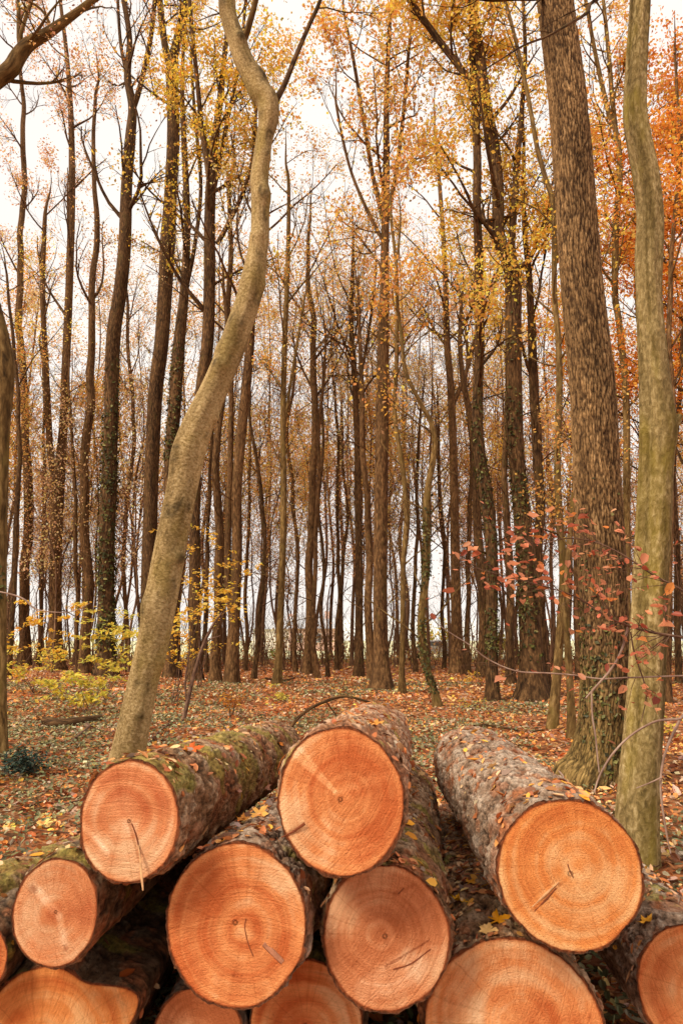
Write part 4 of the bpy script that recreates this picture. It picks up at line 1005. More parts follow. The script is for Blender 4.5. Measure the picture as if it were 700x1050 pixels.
T('slim_tree', 'brown trunk emerging right of the olive tan trunk with a leafy foot', 'tree', (683, 722, 11),
  [[(683, 722, 12), (684, 680, 9), (686, 620, 8.5), (690, 550, 8), (692, 480, 7), (690, 400, 6.5), (687, 320, 6), (690, 230, 5), (694, 140, 4), (690, 60, 3)]], M_BROWN, crown_v=440, pal='deep', limbs=16, ll=3.0, leaf=.11, nper=5, seed=44, gaps=.30)
T('fiery_beech_tree', 'deep orange beech with dense burning foliage at the right picture edge', 'tree', (715, 712, 12),
  [[(715, 712, 14), (712, 640, 10), (712, 540, 9.5), (708, 440, 8), (702, 340, 7), (700, 250, 5.5), (698, 170, 4)]], M_DARK, crown_v=500, pal='deep', limbs=26, ll=4.8, leaf=.13, nper=10, seed=45, gaps=.22, amax=80)
T('young_beech_tree', 'slender orange leaved beech directly behind the olive tan trunk', 'tree', (668, 706, 8),
  [[(668, 706, 9), (667, 620, 7), (664, 520, 6), (660, 420, 5), (656, 320, 4)]], M_DARK, crown_v=500, pal='deep', limbs=18, ll=3.8, leaf=.13, nper=8, seed=46, gaps=.30, amax=75)

for (lb, st, mt, sd) in (
  ('thin wavy stem beside the olive stained trunk, in front of the white house', [(303, 690, 6), (301, 640, 5), (304, 580, 4.5), (300, 520, 4.5), (296, 450, 4), (303, 380, 3)], M_BROWN, 61),
  ('thin dark stem between the sturdier brown trunk and the bare twin stems', [(336, 694, 5), (334, 640, 4.2), (335, 580, 4), (331, 520, 4), (336, 450, 3.5), (332, 390, 3)], M_DARK, 62),
  ('left stem of two bare thin neighbours left of the dark straight trunk', [(345, 688, 6), (344, 640, 5), (346, 580, 4.5), (343, 520, 4), (345, 440, 3.5), (340, 360, 3)], M_DARK, 63),
  ('right stem of two bare thin neighbours left of the dark straight trunk', [(347, 687, 5), (349, 640, 4), (352, 580, 4), (355, 520, 3.5), (352, 440, 3)], M_BROWN, 64),
  ('slender stem right of the ivy clad tree with a slightly bowed middle', [(132, 688, 6), (129, 640, 5), (131, 580, 5), (134, 520, 5), (137, 440, 4.5), (133, 360, 4), (128, 300, 3)], M_BROWN, 65),
  ('slender stem standing left of the paired trunk with few leaves', [(212, 690, 5), (213, 640, 4.5), (214, 560, 4), (216, 480, 4), (220, 400, 3)], M_DARK, 66),
  ('slender straight stem right of the paired trunk', [(252, 688, 5), (252, 620, 4.5), (254, 560, 4), (256, 480, 4), (254, 400, 3)], M_BROWN, 67),
  ('dark slender stem left of the white car', [(426, 690, 6), (424, 640, 5), (425, 580, 4.5), (424, 500, 4), (428, 420, 3)], M_DARK, 68),
  ('slim dark stem right behind the white car', [(455, 686, 5), (455, 640, 4.5), (456, 580, 4), (453, 500, 4), (450, 420, 3)], M_DARK, 69),
  ('slim trunk seen in the narrow gap left of the thickest trunk', [(592, 700, 7), (592, 640, 6), (590, 580, 6), (592, 500, 5), (588, 420, 4)], M_DARK, 70),
  ('slender dark stem at the far right beyond the fiery beech', [(695, 700, 8), (696, 640, 7), (696, 560, 7), (694, 480, 6), (698, 400, 5)], M_DARK, 71)):
    T('thin_tree', lb, 'tree', st[0], [st], mt, crown_v=430, pal=['haze', 'orange', 'haze'][sd % 3], limbs=6, ll=2.6, seed=sd)

# ------------------------------------------------------------------ background trees (shared shapes, separate objects)
def proto(H, r, seed, pal, hz, nl, ll, leaf, nper, gaps, fork=False):
    rng = np.random.default_rng(seed)
    n = 8; pts = [[0, 0, -.3, r * 1.15]]; x = y = 0
    for i in range(n + 1):
        f = i / n; pts.append([x, y, f * H, r * (1 - .8 * f)]); x += rng.normal() * .22; y += rng.normal() * .22
    acc = Acc(); S = stem_mesh(acc, np.array(pts), 8, 0, .04, seed, .8, .4)
    (P1, R1), L1 = limbs_on(S, hz * H, nl, ll, rng, .45, 20, 55, .10)
    if fork:
        (Pf, Rf), Lf = limbs_on(S, H * .3, 2, H * .45, rng, .6, 12, 22, .08); P1 = np.concatenate([P1, Pf]); R1 = np.concatenate([R1, Rf]); L1 = np.concatenate([L1, Lf])
    S_, D_, L2, r_, o2 = spawn(P1, R1, 8 if H < 20 else 7, .15, 25, 60, .5, .55, rng, L1)
    P2, R2 = grow(S_, D_, L2, np.maximum(r_, .012), 5, .12, .05, rng)
    S_, D_, L3, r_, o3 = spawn(P2, R2, 5, .2, 25, 65, .5, .6, rng, L2)
    P3, R3 = grow(S_, D_, L3, np.maximum(r_, .008), 4, .14, .03, rng)
    thin_wood(acc, [(P1, R1, 5), (P2, R2, 3), (P3, R3, 3)])
    fo = foliage(P2, P3, nper, .3, leaf, PAL[pal], rng, gaps, .3)
    la = Acc(); la.add(*fo)
    return acc, la
LAB = {'haze': 'slender distant tree with thin dull orange leaves among many alike', 'orange': 'slender distant tree with brighter orange leaves among many alike',
       'mauve': 'slender distant tree with sparse purplish brown leaves among many alike', 'amber': 'slender distant tree with amber leaves among many alike',
       'gold': 'slender distant tree with golden yellow leaves among many alike'}
protos = []
for i, a in enumerate([(27, 0.143, 'haze', .38, 15, 5.5, .17, 2, .46), (31, 0.163, 'orange', .36, 16, 5.5, .17, 3, .44), (25, 0.122, 'mauve', .38, 15, 5, .16, 2, .48), (29, 0.150, 'amber', .36, 16, 5.2, .17, 3, .44),
                       (23, 0.109, 'orange', .3, 14, 4.6, .15, 4, .4), (28, 0.136, 'haze', .34, 14, 5.2, .15, 3, .45), (26, 0.116, 'mauve', .32, 13, 5, .14, 3, .5), (22, 0.102, 'gold', .3, 13, 4.4, .15, 4, .42)]):
    protos.append((a[2], proto(a[0], a[1], 200 + i, a[2], a[3], a[4], a[5], a[6], a[7], a[8], fork=i % 2 == 0)))
for i, a in enumerate([(13, .055, 'haze', .2, 16, 2.8, .12, 1, .50), (16, .07, 'orange', .25, 17, 3.2, .12, 2, .56), (11, .05, 'mauve', .2, 15, 2.6, .12, 1, .50), (18, .08, 'haze', .25, 18, 3.6, .12, 2, .58)]):
    protos.append((a[2] + '2', proto(a[0], a[1], 230 + i, a[2], a[3], a[4], a[5], a[6], a[7], a[8])))
meshes = {}
def place_bg(pi, x, y, rot, s):
    pal, (ta, la) = protos[pi]; small = pal.endswith('2'); pal = pal.rstrip('2')
    nm = 'young_tree' if small else 'background_tree'
    r = bpy.data.objects.new(nm, None); COL.objects.link(r); r.location = (x, y, float(gz(x, y)) if y < 55 else 0.0); r.rotation_euler = (0, 0, rot); r.scale = (s, s, s)
    lb = LAB[pal].replace('slender distant tree', 'short thin sapling' if small else 'slender distant tree')
    tag(r, lb, 'tree', ('young saplings ' if small else 'background trees ') + 'with ' + {'haze': 'dull orange', 'orange': 'bright orange', 'mauve': 'purplish', 'amber': 'amber', 'gold': 'golden'}[pal] + ' leaves')
    if pi not in meshes:
        a = ta.build('trunk', M_FAR, None, origin=(0, 0, 0)); c = la.build('crown', M_LEAF, None, origin=(0, 0, 0), smooth=False)
        a.parent = r; c.parent = r; meshes[pi] = (a, c)
    else:
        for o in meshes[pi]:
            c = o.copy(); COL.objects.link(c); c.parent = r
rng = np.random.default_rng(99)
placed = []
def scatter(n, y0, y1, ids, smin, smax, mind, wid=.62):
    k = 0; tries = 0
    while k < n and tries < n * 60:
        tries += 1
        y = rng.uniform(y0, y1); x = rng.uniform(-1, 1) * (wid * y + 1.5)
        if any((x - a) ** 2 + (y - b_) ** 2 < mind ** 2 for a, b_ in placed): continue
        placed.append((x, y)); k += 1
        place_bg(ids[rng.integers(len(ids))], x, y, rng.uniform(0, 6.28), rng.uniform(smin, smax))
scatter(56, 42, 54.5, list(range(8)), .85, 1.15, 2.0)
scatter(100, 33, 54, [8, 9, 10, 11], .8, 1.3, 1.5)

# ------------------------------------------------------------------ leaf litter and ivy on the ground
def ground_pts(n, y0, y1, wfun, rng, power=1.0):
    y = y0 + (y1 - y0) * rng.uniform(0, 1, n) ** power; x = rng.uniform(-1, 1, n) * wfun(y)
    return x, y
rng = np.random.default_rng(41); acc = Acc()
lit = [(218, 138, 76, 4), (194, 110, 60, 4), (230, 158, 94, 3), (242, 186, 118, 2), (140, 80, 50, 3), (234, 160, 72, 1), (242, 196, 84, .6), (214, 180, 150, 4), (176, 140, 112, 3)]
for n, y0, y1, tpl, s0, s1 in ((9000, -4, 2.8, LO, .05, .09), (26000, 2.8, 9, LO, .045, .085), (34000, 9, 18, LQ, .06, .10), (44000, 18, 34, LQ, .08, .14), (16000, 34, 52, LQ, .12, .2)):
    x, y = ground_pts(n, y0, y1, lambda y: .68 * np.abs(y) + 5, rng)
    z = gz(x, y) + rng.uniform(.004, .035, n)
    c = pick(lit, n, rng, .22); c = c * (1 + .6 * fbm(np.stack([x, y, x * 0], 1) * .6, 4, 3))[:, None]
    sz_ = rng.uniform(s0, s1, n) * rng.lognormal(-.05, .28, n)
    V_, f_, c_ = leaves(np.stack([x, y, z], 1), sz_, np.clip(c, 0, .9), rng, tpl, np.tile([0, 0, 1.0], (n, 1)), .45)
    acc.add(V_, f_, c_)
tag(acc.build('leaf_litter', M_DRY, smooth=False), 'brown and orange fallen leaves covering the forest floor', 'leaf litter', kind='stuff')
acc = Acc()
for n, y0, y1, tpl, s0, s1 in ((22000, 3.0, 9, LO, .035, .065), (38000, 9, 17, LQ, .055, .085), (22000, 17, 27, LQ, .08, .12)):
    x, y = ground_pts(n, y0, y1, lambda y: .62 * y + 2, rng)
    nn = fbm(np.stack([x * .45, y * .35, x * 0], 1), 3, 8) + .36 * np.clip(-x / (y * .35) + .15, -1, 1) + rng.normal(size=n) * .14 - .010 * np.maximum(y - 14, 0)
    k = nn > .0; x, y = x[k], y[k]; n = len(x)
    z = gz(x, y) + rng.uniform(.02, .09, n)
    c = pick([(120, 120, 82, 3), (146, 142, 104, 3), (100, 96, 70, 3), (184, 174, 142, 1.2), (164, 144, 92, 1)], n, rng, .22)
    V_, f_, c_ = leaves(np.stack([x, y, z], 1), rng.uniform(s0, s1, n), c, rng, tpl, np.tile([0, 0, 1.0], (n, 1)), .4)
    acc.add(V_, f_, c_)
tag(acc.build('ivy_ground_cover', M_IVY, smooth=False), 'grey green ivy leaves creeping over the forest floor', 'ground cover', kind='stuff')

rng = np.random.default_rng(64); n = 420; x, y = ground_pts(n, 3.2, 26, lambda y: .6 * y + 1, rng); a_ = rng.uniform(0, 6.28, n); L_ = rng.uniform(.15, .7, n)
P0 = np.stack([x, y, gz(x, y) + .03], 1); Dd = np.stack([np.cos(a_), np.sin(a_), rng.uniform(-.02, .12, n)], 1)
Pt, Rt = grow(P0, Dd, L_, rng.uniform(.004, .010, n), 5, .10, 0, rng); acc = Acc(); thin_wood(acc, [(Pt, Rt, 5)])
tag(acc.build('twig_litter', M_TWIG), 'small broken twigs scattered through the fallen leaves', 'twig litter', kind='stuff')

# ------------------------------------------------------------------ shrubs and saplings
def shrub(kind, label, u, v, Hpx, Wpx, nstem, palc, leaf, nleaf, seed, layered=True, Y=None, mat=None, cat='shrub', tpl=LO):
    rng = np.random.default_rng(seed); Y = Y or gdist(u, v); p = at(u, v, Y); g0 = float(gz(p[0], p[1])); sc = depth_of(p) / F
    root = empty(kind, (p[0], p[1], g0), label, cat)
    H, W = Hpx * sc, Wpx * sc / 2
    S0 = np.tile([p[0], p[1], g0 - .03], (nstem, 1)) + rng.normal(size=(nstem, 3)) * [.06, .06, 0]
    az = rng.uniform(0, 6.28, nstem); D = np.stack([np.cos(az) * W, np.sin(az) * W * .8, np.full(nstem, H)], 1) * rng.uniform(.6, 1, (nstem, 1))
    P1, R1 = grow(S0, D, np.linalg.norm(D, axis=1) * 1.05, np.full(nstem, .012), 8, .08, .03, rng)
    S_, D_, L2, r_, o = spawn(P1, R1, 7, .35, 50, 85, .38, .6, rng, np.linalg.norm(D, axis=1))
    if layered: D_[:, 2] *= .25
    P2, R2 = grow(S_, D_, L2, np.maximum(r_, .003), 6, .06, -.01, rng)
    for i in range(nstem):
        a = Acc(); thin_wood(a, [(P1[i:i + 1], R1[i:i + 1], 5), (P2[o == i], R2[o == i], 3)]); a.build('stem', M_TWIG, root)
    pts = P2[:, 1:].reshape(-1, 3); pts = pts[rng.integers(0, len(pts), nleaf)] + rng.normal(size=(nleaf, 3)) * [.08, .08, .035]
    c = pick(palc, nleaf, rng, .18)
    V_, f_, c_ = leaves(pts, leaf * rng.uniform(.6, 1.25, nleaf), c, rng, tpl, np.tile([0, 0, 1.0], (nleaf, 1)), .45)
    a = Acc(); a.add(V_, f_, c_); a.build('foliage', mat or M_LEAF, root, smooth=False); return root
YG = [(232, 214, 92, 3), (216, 202, 92, 2), (240, 212, 90, 2), (184, 184, 92, 2), (236, 196, 80, 1)]
YL = [(246, 200, 76, 3), (238, 182, 72, 2), (244, 212, 112, 1)]
shrub('maple_shrub', 'layered yellow green shrub in front of the ivy clad trunk', 108, 722, 110, 95, 5, YG, .12, 700, 301)
shrub('maple_shrub', 'low spreading yellow green shrub left of the leaning tree foot', 88, 735, 52, 100, 4, YG, .11, 620, 302)
shrub('maple_shrub', 'sparse yellow sapling between the left edge trunk and the forked tree', 36, 712, 60, 70, 4, YG + YL, .11, 420, 303)
shrub('yellow_sapling', 'thin golden leaved sapling near the left picture edge behind the trunks', 14, 700, 120, 30, 3, YL, .16, 700, 304, False)
shrub('yellow_sapling', 'wispy yellow leaved sapling just right of the leaning tree', 178, 724, 130, 70, 4, YL, .11, 480, 305, False)
shrub('yellow_sapling', 'airy orange yellow sapling growing in front of the yellow leaved oak', 205, 708, 210, 56, 4, YL, .13, 700, 306, False)
shrub('low_shrub', 'tiny yellow shrub at the foot of the broad footed trunk', 478, 702, 16, 20, 3, YL, .09, 90, 307)
shrub('low_shrub', 'small yellow seedling patch left of the great forked trunk', 487, 728, 18, 34, 3, YG, .06, 70, 308)
shrub('low_shrub', 'pale green seedling right of the thickest trunk foot', 683, 760, 34, 30, 3, YG, .07, 60, 309)
shrub('low_shrub', 'green yellow seedling among leaves left of centre', 296, 722, 14, 60, 4, YG, .08, 120, 310)
shrub('low_shrub', 'orange brown fern like tuft in front of the paired trunk', 234, 738, 30, 22, 4, [(190, 120, 50, 2), (206, 146, 60, 2)], .07, 150, 311)
shrub('ivy_bush', 'small dark blue green ivy bush at the far left of the ground', 24, 795, 30, 40, 7, [(64, 80, 70, 3), (86, 100, 86, 2), (44, 58, 48, 2)], .05, 800, 312, False, mat=M_IVY)
shrub('yellow_bush', 'distant bright yellow bush beyond the wood behind the parked car', 449, 671, 34, 34, 8, [(220, 190, 60, 3), (190, 176, 70, 2)], .35, 900, 313, False, Y=75, tpl=LQ)
shrub('yellow_bush', 'second distant yellow green bush right of the ivy streaked trunk', 520, 671, 24, 40, 8, [(200, 186, 80, 3), (176, 170, 80, 2)], .35, 800, 314, False, Y=78, tpl=LQ)
shrub('green_bush', 'distant lime green bush in front of the pale house', 277, 677, 10, 22, 6, [(170, 180, 80, 3), (140, 160, 70, 2)], .2, 400, 315, False, Y=58, tpl=LQ)
# distant scrubby edge of the wood
rng = np.random.default_rng(71); acc = Acc()
n = 15000; x = rng.uniform(-38, 38, n); y = rng.uniform(44, 55, n); h_ = (.4 + 2.6 * np.clip(fbm(np.stack([x * .25, y * .2, x * 0], 1), 2, 44) + .3, 0, 1))
z = rng.uniform(0, 1, n) ** 1.8 * h_
c = pick([(190, 144, 102, 3), (210, 160, 104, 2), (176, 160, 92, 2), (226, 196, 110, 1)], n, rng, .2)
acc.add(*leaves(np.stack([x, y, z], 1), rng.uniform(.12, .25, n), c, rng))
tag(acc.build('undergrowth', M_LEAF, smooth=False), 'low brown scrub along the far edge of the wood', 'undergrowth', kind='stuff')

n = 1500; x = rng.uniform(-36, 36, n); y = rng.uniform(38, 55, n); Lb = rng.uniform(1.2, 5.5, n)
Pb, Rb = grow(np.stack([x, y, gz(x, y) - .02], 1), np.stack([rng.normal(size=n) * .25, rng.normal(size=n) * .25, np.ones(n)], 1), Lb, rng.uniform(.010, .026, n), 7, .10, .03, rng, .3)
S_, D_, L2_, r_, _o = spawn(Pb, Rb, 5, .25, 25, 60, .38, .6, rng, Lb); Pc, Rc = grow(S_, D_, L2_, np.maximum(r_, .006), 4, .12, .04, rng)
acc = Acc(); thin_wood(acc, [(Pb, Rb, 4), (Pc, Rc, 3)])
tag(acc.build('brushwood', M_FAR), 'bare twiggy brushwood along the far edge of the wood', 'brushwood', kind='stuff')

# arched bare sapling right of the leaning tree, and ground branches
def stick(kind, label, pts, Y, mat, cat='branch', parts=(), wob=0, lift=0, gmode=False):
    PR = []
    for (u, v, wd) in pts:
        YY = gdist(u, v) if gmode else Y
        p = at(u, v, YY)
        PR.append([*p, wd * depth_of(p) / F / 2])
    PR = np.array(PR)
    if gmode: PR[:, 2] = [float(gz(a, c_)) + r_ + .02 for a, c_, r_ in PR[:, [0, 1, 3]]]
    base = PR[0, :3].copy()
    root = empty(kind, base, label, cat)
    a = Acc(); stem_mesh(a, PR, 8, 0, .05, 3, .08); a.build('stem', mat, root)
    for pp in parts:
        Q = np.array([[*at(u, v, Y), wd * Y / F / 2] for (u, v, wd) in pp]); a = Acc(); stem_mesh(a, Q, 6, 0, .05, 4, .08); a.build('twig', mat, root)
    return root
Ys = gdist(187, 742)
stick('bare_sapling', 'bare arching sapling leaning right between the leaning tree and the logs', [(187, 743, 5), (192, 722, 4.5), (198, 695, 4), (203, 678, 3.6), (210, 658, 3.2), (219, 640, 2.6), (228, 628, 1.8)], Ys, M_TWIG, 'sapling',
      [[(192, 722, 2.5), (190, 700, 2), (194, 670, 1.6), (196, 640, 1.2)], [(207, 666, 2), (215, 656, 1.6), (226, 652, 1)]])
Yb = gdist(300, 752)
root = stick('fallen_branch', 'dark curved branch arching off the ground behind the topmost log', [(297, 748, 3.4), (304, 738, 3.4), (317, 727, 3.4), (334, 719, 3.2), (351, 714, 3), (369, 717, 2.4), (389, 724, 1.8), (404, 728, 1.2)], Yb, M_DARK, 'branch',
      [[(334, 719, 1.6), (342, 730, 1.2), (348, 738, .8)]])
stick('fallen_branch', 'dark stick lying behind the large scaly right hand log', [(486, 751, 3), (500, 750, 3), (520, 751, 2.6), (540, 754, 2), (556, 750, 1.4)], gdist(500, 756), M_DARK, gmode=True)
stick('fallen_branch', 'short rotten dark log lying left of the leaning tree', [(46, 742, 9), (62, 744, 10), (85, 744, 9), (104, 742, 6)], 14, M_DARK, gmode=True)
stick('fallen_branch', 'thin brown stick slanting on the ground just left of the leaning tree', [(70, 765, 3), (82, 756, 3), (98, 742, 2)], 12, M_TWIG, gmode=True)
stick('fallen_branch', 'thin stick between the leaning tree and the bare sapling', [(150, 765, 2.6), (163, 757, 2.6), (178, 745, 2), (184, 738, 1.4)], 12, M_TWIG, gmode=True)
stick('fallen_branch', 'small dark stick far back in front of the central gap', [(272, 696, 2), (290, 698, 2), (302, 697, 1.4)], 20, M_DARK, gmode=True)

# beech branches with red leaves reaching in from the right
Yf = 3.9
rng = np.random.default_rng(55)
bs = empty('red_leaved_beech', (at(735, 900, Yf)[0] + .25, Yf + .1, 0), 'young beech just outside the right edge reaching in with pale twigs and coppery leaves', 'tree')
def tw(pts, Y0, Y1, name, mat, k=7):
    n = len(pts); Q = []
    for i, (u, v, wd) in enumerate(pts):
        Yq = Y0 + (Y1 - Y0) * i / (n - 1); p = at(u, v, Yq); Q.append([*p, wd * Yq / F / 2])
    a = Acc(); S = stem_mesh(a, np.array(Q), k, 0, .04, 5, .04); a.build(name, mat, bs); return S
xs0 = at(735, 900, Yf)[0] + .25
a = Acc(); trunkS = stem_mesh(a, np.array([[xs0, Yf + .1, -.1, .03], [xs0 - .02, Yf + .1, .6, .027], [xs0 + .01, Yf + .05, 1.2, .024], [xs0 - .03, Yf, 1.8, .02], [xs0, Yf, 2.5, .014], [xs0 + .05, Yf, 3.2, .006]]), 12, 0, .04, 5, .06, .2)
a.build('trunk', M_PTWIG, bs)
def U(z, x=xs0, y=Yf):       # photo position of a point of the stem
    p = np.array([x, y, z - CAMZ]); t = p[1] * CP + p[2] * SP; return CU + F * p[0] / t, CV - F * (-p[1] * SP + p[2] * CP) / t
def ub(z): return U(z)
branches = []
u0, v0 = ub(1.62); branches.append(tw([(u0, v0, 4), (735, 665, 3.2), (700, 654, 2.8), (671, 649, 2.6), (651, 644, 2.4), (629, 636, 2.2), (614, 627, 1.8), (590, 612, 1.5), (560, 602, 1.3), (530, 594, 1.1), (500, 586, 1), (470, 578, .8)], Yf, Yf - .3, 'branch', M_TWIG))
u0, v0 = ub(1.42); branches.append(tw([(u0, v0, 3), (730, 693, 2), (700, 693, 1.8), (671, 694, 1.7), (640, 695, 1.7), (614, 696, 1.6), (585, 692, 1.6), (557, 690, 1.5), (528, 688, 1.5), (500, 676, 1.3), (482, 662, 1.2), (463, 650, 1), (448, 640, .8)], Yf, Yf - .2, 'branch', M_PTWIG))
u0, v0 = ub(1.75); branches.append(tw([(u0, v0, 3.2), (730, 630, 2.4), (700, 606, 2), (670, 590, 1.8), (640, 570, 1.6), (610, 556, 1.4), (580, 552, 1.2), (550, 558, 1), (520, 545, .8), (495, 535, .7)], Yf, Yf + .1, 'branch', M_TWIG))
u0, v0 = ub(1.1); branches.append(tw([(u0, v0, 4.5), (725, 735, 3.5), (704, 730, 3), (697, 737, 2.8), (682, 738, 2.3), (668, 741, 2.2), (645, 755, 2.2), (626, 775, 2), (614, 796, 1.8), (609, 812, 1.5)], Yf, Yf - .2, 'branch', M_PTWIG))
branches.append(tw([(697, 737, 2.8), (684, 765, 2.6), (678, 787, 2.4), (677, 812, 2.2), (682, 850, 2), (687, 875, 1.6)], Yf - .03, Yf - .1, 'branch', M_PTWIG))
branches.append(tw([(678, 797, 1.6), (665, 803, 1.3), (652, 808, 1)], Yf - .08, Yf - .1, 'twig', M_PTWIG))
branches.append(tw([(644, 641, 2.6), (637, 666, 2.6), (626, 686, 2.4), (606, 709, 2), (600, 716, 1.4)], Yf - .1, Yf - .18, 'branch', M_PTWIG))
branches.append(tw([(606, 709, 1.8), (607, 735, 1.8), (610, 754, 1.8), (612, 775, 1.6), (614, 792, 1.4)], Yf - .18, Yf - .2, 'twig', M_PTWIG))
branches.append(tw([(646, 648, 1.6), (650, 670, 1.6), (660, 700, 1.4), (662, 715, 1.2), (657, 740, .8)], Yf - .1, Yf - .05, 'twig', M_TWIG))
# side twigs
lp = []
for bi, S in enumerate(branches[:3] + [branches[8]]):
    P, R = S[None, :, :3], S[None, :, 3]
    per = (70, 22, 58, 4)[bi]
    S_, D_, L2, r_, o = spawn(P, R, per, .22, 25, 60, .22, .6, rng, np.array([1.5 if bi < 3 else .6]))
    P2, R2 = grow(S_, D_, np.clip(L2, .05, .45), np.maximum(r_ * .7, .0012), 6, .10, -.01, rng)
    lv = [P2[:, 1:]]
    own_n = min(len(P2), (34, 22, 34, 4)[bi])
    if len(P2) > own_n:
        a = Acc(); thin_wood(a, [(P2[own_n:], R2[own_n:], 4)]); a.build('twig', M_TWIG, bs)['kind'] = 'stuff'
    for q_ in range(0, own_n):
        a = Acc(); thin_wood(a, [(P2[q_:q_ + 1], R2[q_:q_ + 1], 4)]); a.build('twig', M_TWIG, bs)
    lp.append(P2[:, 2:].reshape(-1, 3)[rng.random(len(P2) * 4) < (.85, .35, .85, .8)[bi]])
lp = np.concatenate(lp)
uu = CU + F * lp[:, 0] / (lp[:, 1] * CP + (lp[:, 2] - CAMZ) * SP)
lp = lp[rng.random(len(lp)) < np.clip((uu - 430) / 170, .12, 1)]
extra = np.array([at(u, v, Yf - .15) for u, v in ((567, 680), (598, 694), (650, 667), (686, 690), (640, 728), (672, 724), (624, 758), (520, 640), (440, 612), (462, 607), (498, 596), (586, 634), (604, 646), (640, 660), (680, 640), (692, 630), (675, 625), (662, 628), (655, 605), (648, 595), (604, 663), (625, 648))])
lp = np.concatenate([lp, extra]) + rng.normal(size=(len(lp) + len(extra), 3)) * .012
pc = [(204, 118, 84, 3), (220, 144, 106, 3), (170, 86, 60, 2), (226, 152, 112, 2), (214, 130, 70, 1)]
# leaves as separate parts while there are fewer than a hundred of the large ones
order = rng.permutation(len(lp)); lp = lp[order]
for q_ in range(min(90, len(lp))):
    c = pick(pc, 1, rng, .18); V0 = LO[0].copy(); V0[:, 2] += rng.uniform(-.6, .9) * V0[:, 0] ** 2 + rng.uniform(0, 1.0) * np.abs(V0[:, 1])
    V_, f_, c_ = leaves(lp[q_:q_ + 1], np.array([rng.uniform(.04, .08)]), c, rng, (V0, LO[1]), np.array([[0, -.5, 1.0]]), .5)
    a = Acc(); a.add(V_, f_, c_); a.build('leaf', M_LEAF, bs)
rest = lp[90:]
if len(rest):
    V_, f_, c_ = leaves(rest, rng.uniform(.024, .052, len(rest)), pick(pc, len(rest), rng, .18), rng, LO, np.tile([0, -.4, 1.0], (len(rest), 1)), .5)
    a = Acc(); a.add(V_, f_, c_); o = a.build('foliage', M_LEAF, bs); o['kind'] = 'stuff'

# pale bare twig crossing the left edge trees
stick('bare_twig', 'pale thin twig hooking in from the left edge trunk', [(-4, 606, 1.5), (14, 610, 1.8), (26, 615, 1.8), (33, 622, 1.6), (42, 626, 1.2), (62, 628, .9), (78, 626, .8), (93, 618, .6)], 8.5, M_PTWIG, 'twig')

# ------------------------------------------------------------------ houses and car beyond the field edge
def box(a, x0, x1, y0, y1, z0, z1, C=None):
    V = np.array([(x, y, z) for z in (z0, z1) for y in (y0, y1) for x in (x0, x1)], float)
    q = np.array([[0, 1, 5, 4], [1, 3, 7, 5], [3, 2, 6, 7], [2, 0, 4, 6], [4, 5, 7, 6], [0, 2, 3, 1]])
    a.add(V, [q], None if C is None else np.tile(lin(C), (8, 1)))
M_BRICK = flat_mat('hazed_pink_brick', (226, 186, 172), .9, .15, 3); M_WHITE = flat_mat('white_render', (226, 220, 212), .8, .06, 1)  # brick paled, distance haze painted into its colour
M_SLATE = flat_mat('hazed_grey_slate', (186, 188, 194), .7, .12, 2); M_GLASS = flat_mat('dark_window_glass', (120, 126, 132), .15, .1, 1, .6); M_TYRE = flat_mat('black_tyre', (30, 30, 32), .8)  # roof slate paled too, haze worked into its grey
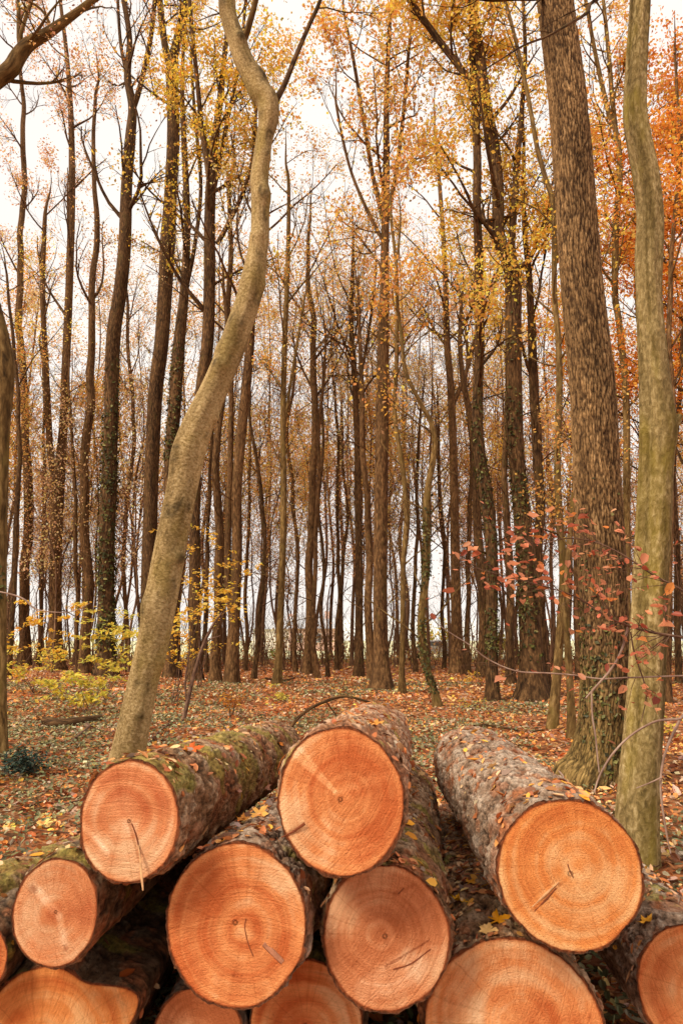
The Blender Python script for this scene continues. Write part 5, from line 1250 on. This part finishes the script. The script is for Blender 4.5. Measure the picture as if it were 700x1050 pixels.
def house(label, u, Y, W, D, H, RH, wm, seed):
    x = at(u, 668, Y)[0]; r = empty('house', (x, Y, .06), label, 'house')
    a = Acc(); box(a, x - W / 2, x + W / 2, Y, Y + D, .06, H); a.build('wall', wm, r, smooth=False)
    V = np.array([(x - W / 2 - .3, Y - .4, H), (x + W / 2 + .3, Y - .4, H), (x + W / 2 + .3, Y + D + .4, H), (x - W / 2 - .3, Y + D + .4, H), (x - W / 2 - .3, Y + D / 2, H + RH), (x + W / 2 + .3, Y + D / 2, H + RH)])
    rf = mesh_obj('roof', V + [0, 0, .01], [np.array([[0, 1, 5, 4], [2, 3, 4, 5], [3, 2, 1, 0]]), np.array([[0, 4, 3], [1, 2, 5]])], M_SLATE, r, smooth=False)
    a = Acc(); box(a, x + W * .2, x + W * .2 + .7, Y + D * .4, Y + D * .4 + .7, H + RH * .5, H + RH + .7); c = a.build('chimney', M_BRICK, r, smooth=False); c.parent = rf
    for k in range(int(W // 2.4)):
        wx = x - W / 2 + 1.2 + k * 2.4
        a = Acc(); box(a, wx - .55, wx + .55, Y - .05, Y - .003, 1.1, 2.3); f = a.build('window', M_WHITE, r, smooth=False)
        a = Acc(); box(a, wx - .45, wx + .45, Y - .07, Y - .052, 1.2, 2.2); g_ = a.build('pane', M_GLASS, r, smooth=False); g_.parent = f
house('low pink brick house with grey roof seen between trunks left of centre', 322, 92, 6.5, 6, 2.9, 1.6, M_BRICK, 1)
house('white walled house with grey roof behind the left central trunks', 283, 98, 6.5, 6, 2.9, 1.5, M_WHITE, 2)
def car(label, u, Y):
    x = at(u, 675, Y)[0]; r = empty('parked_car', (x, Y, .06), label, 'car')
    prof = [(-2, .35), (-2.05, .8), (-1.5, .95), (-.9, 1.4), (.7, 1.42), (1.4, .98), (2, .85), (2.05, .4)]
    V = []; 
    for yy, s in ((-.85, .92), (-.8, 1), (.8, 1), (.85, .92)):
        V += [(x + px * s * .95, Y + yy + 1, .06 + (pz if abs(yy) < .84 else pz * .97)) for px, pz in prof]
    n = len(prof); q = []
    for j in range(3): q += [[j * n + i, j * n + (i + 1) % n, (j + 1) * n + (i + 1) % n, (j + 1) * n + i] for i in range(n)]
    mesh_obj('body', np.array(V), [np.array(q), np.array([[0, 1, 2, 3, 4, 5, 6, 7]]), np.array([[31, 30, 29, 28, 27, 26, 25, 24]])], flat_mat('white_car_paint', (228, 228, 228), .3, .03, 1, .5), r, smooth=False)
    a = Acc(); box(a, x - .75, x + .65, Y + .12, Y + .145, 1.05, 1.36); a.build('window', M_GLASS, r, smooth=False)
    for sx in (-1.5, 1.1):
        for sy in (.14, 1.84):
            th = np.linspace(0, 2 * math.pi, 17)[:-1]
            V = np.array([(x + sx + .2 * math.cos(t), Y + sy + dy, .06 + .3 + .3 * math.sin(t)) for dy in (-.1, .1) for t in th]); k = np.arange(16)
            mesh_obj('wheel', V, [np.stack([k, (k + 1) % 16, (k + 1) % 16 + 16, k + 16], 1), np.array([list(range(16))]), np.array([list(range(31, 15, -1))])], M_TYRE, r, smooth=False)
car('small white car parked beyond the wood, glimpsed right of the crooked ivy tree', 448, 57)
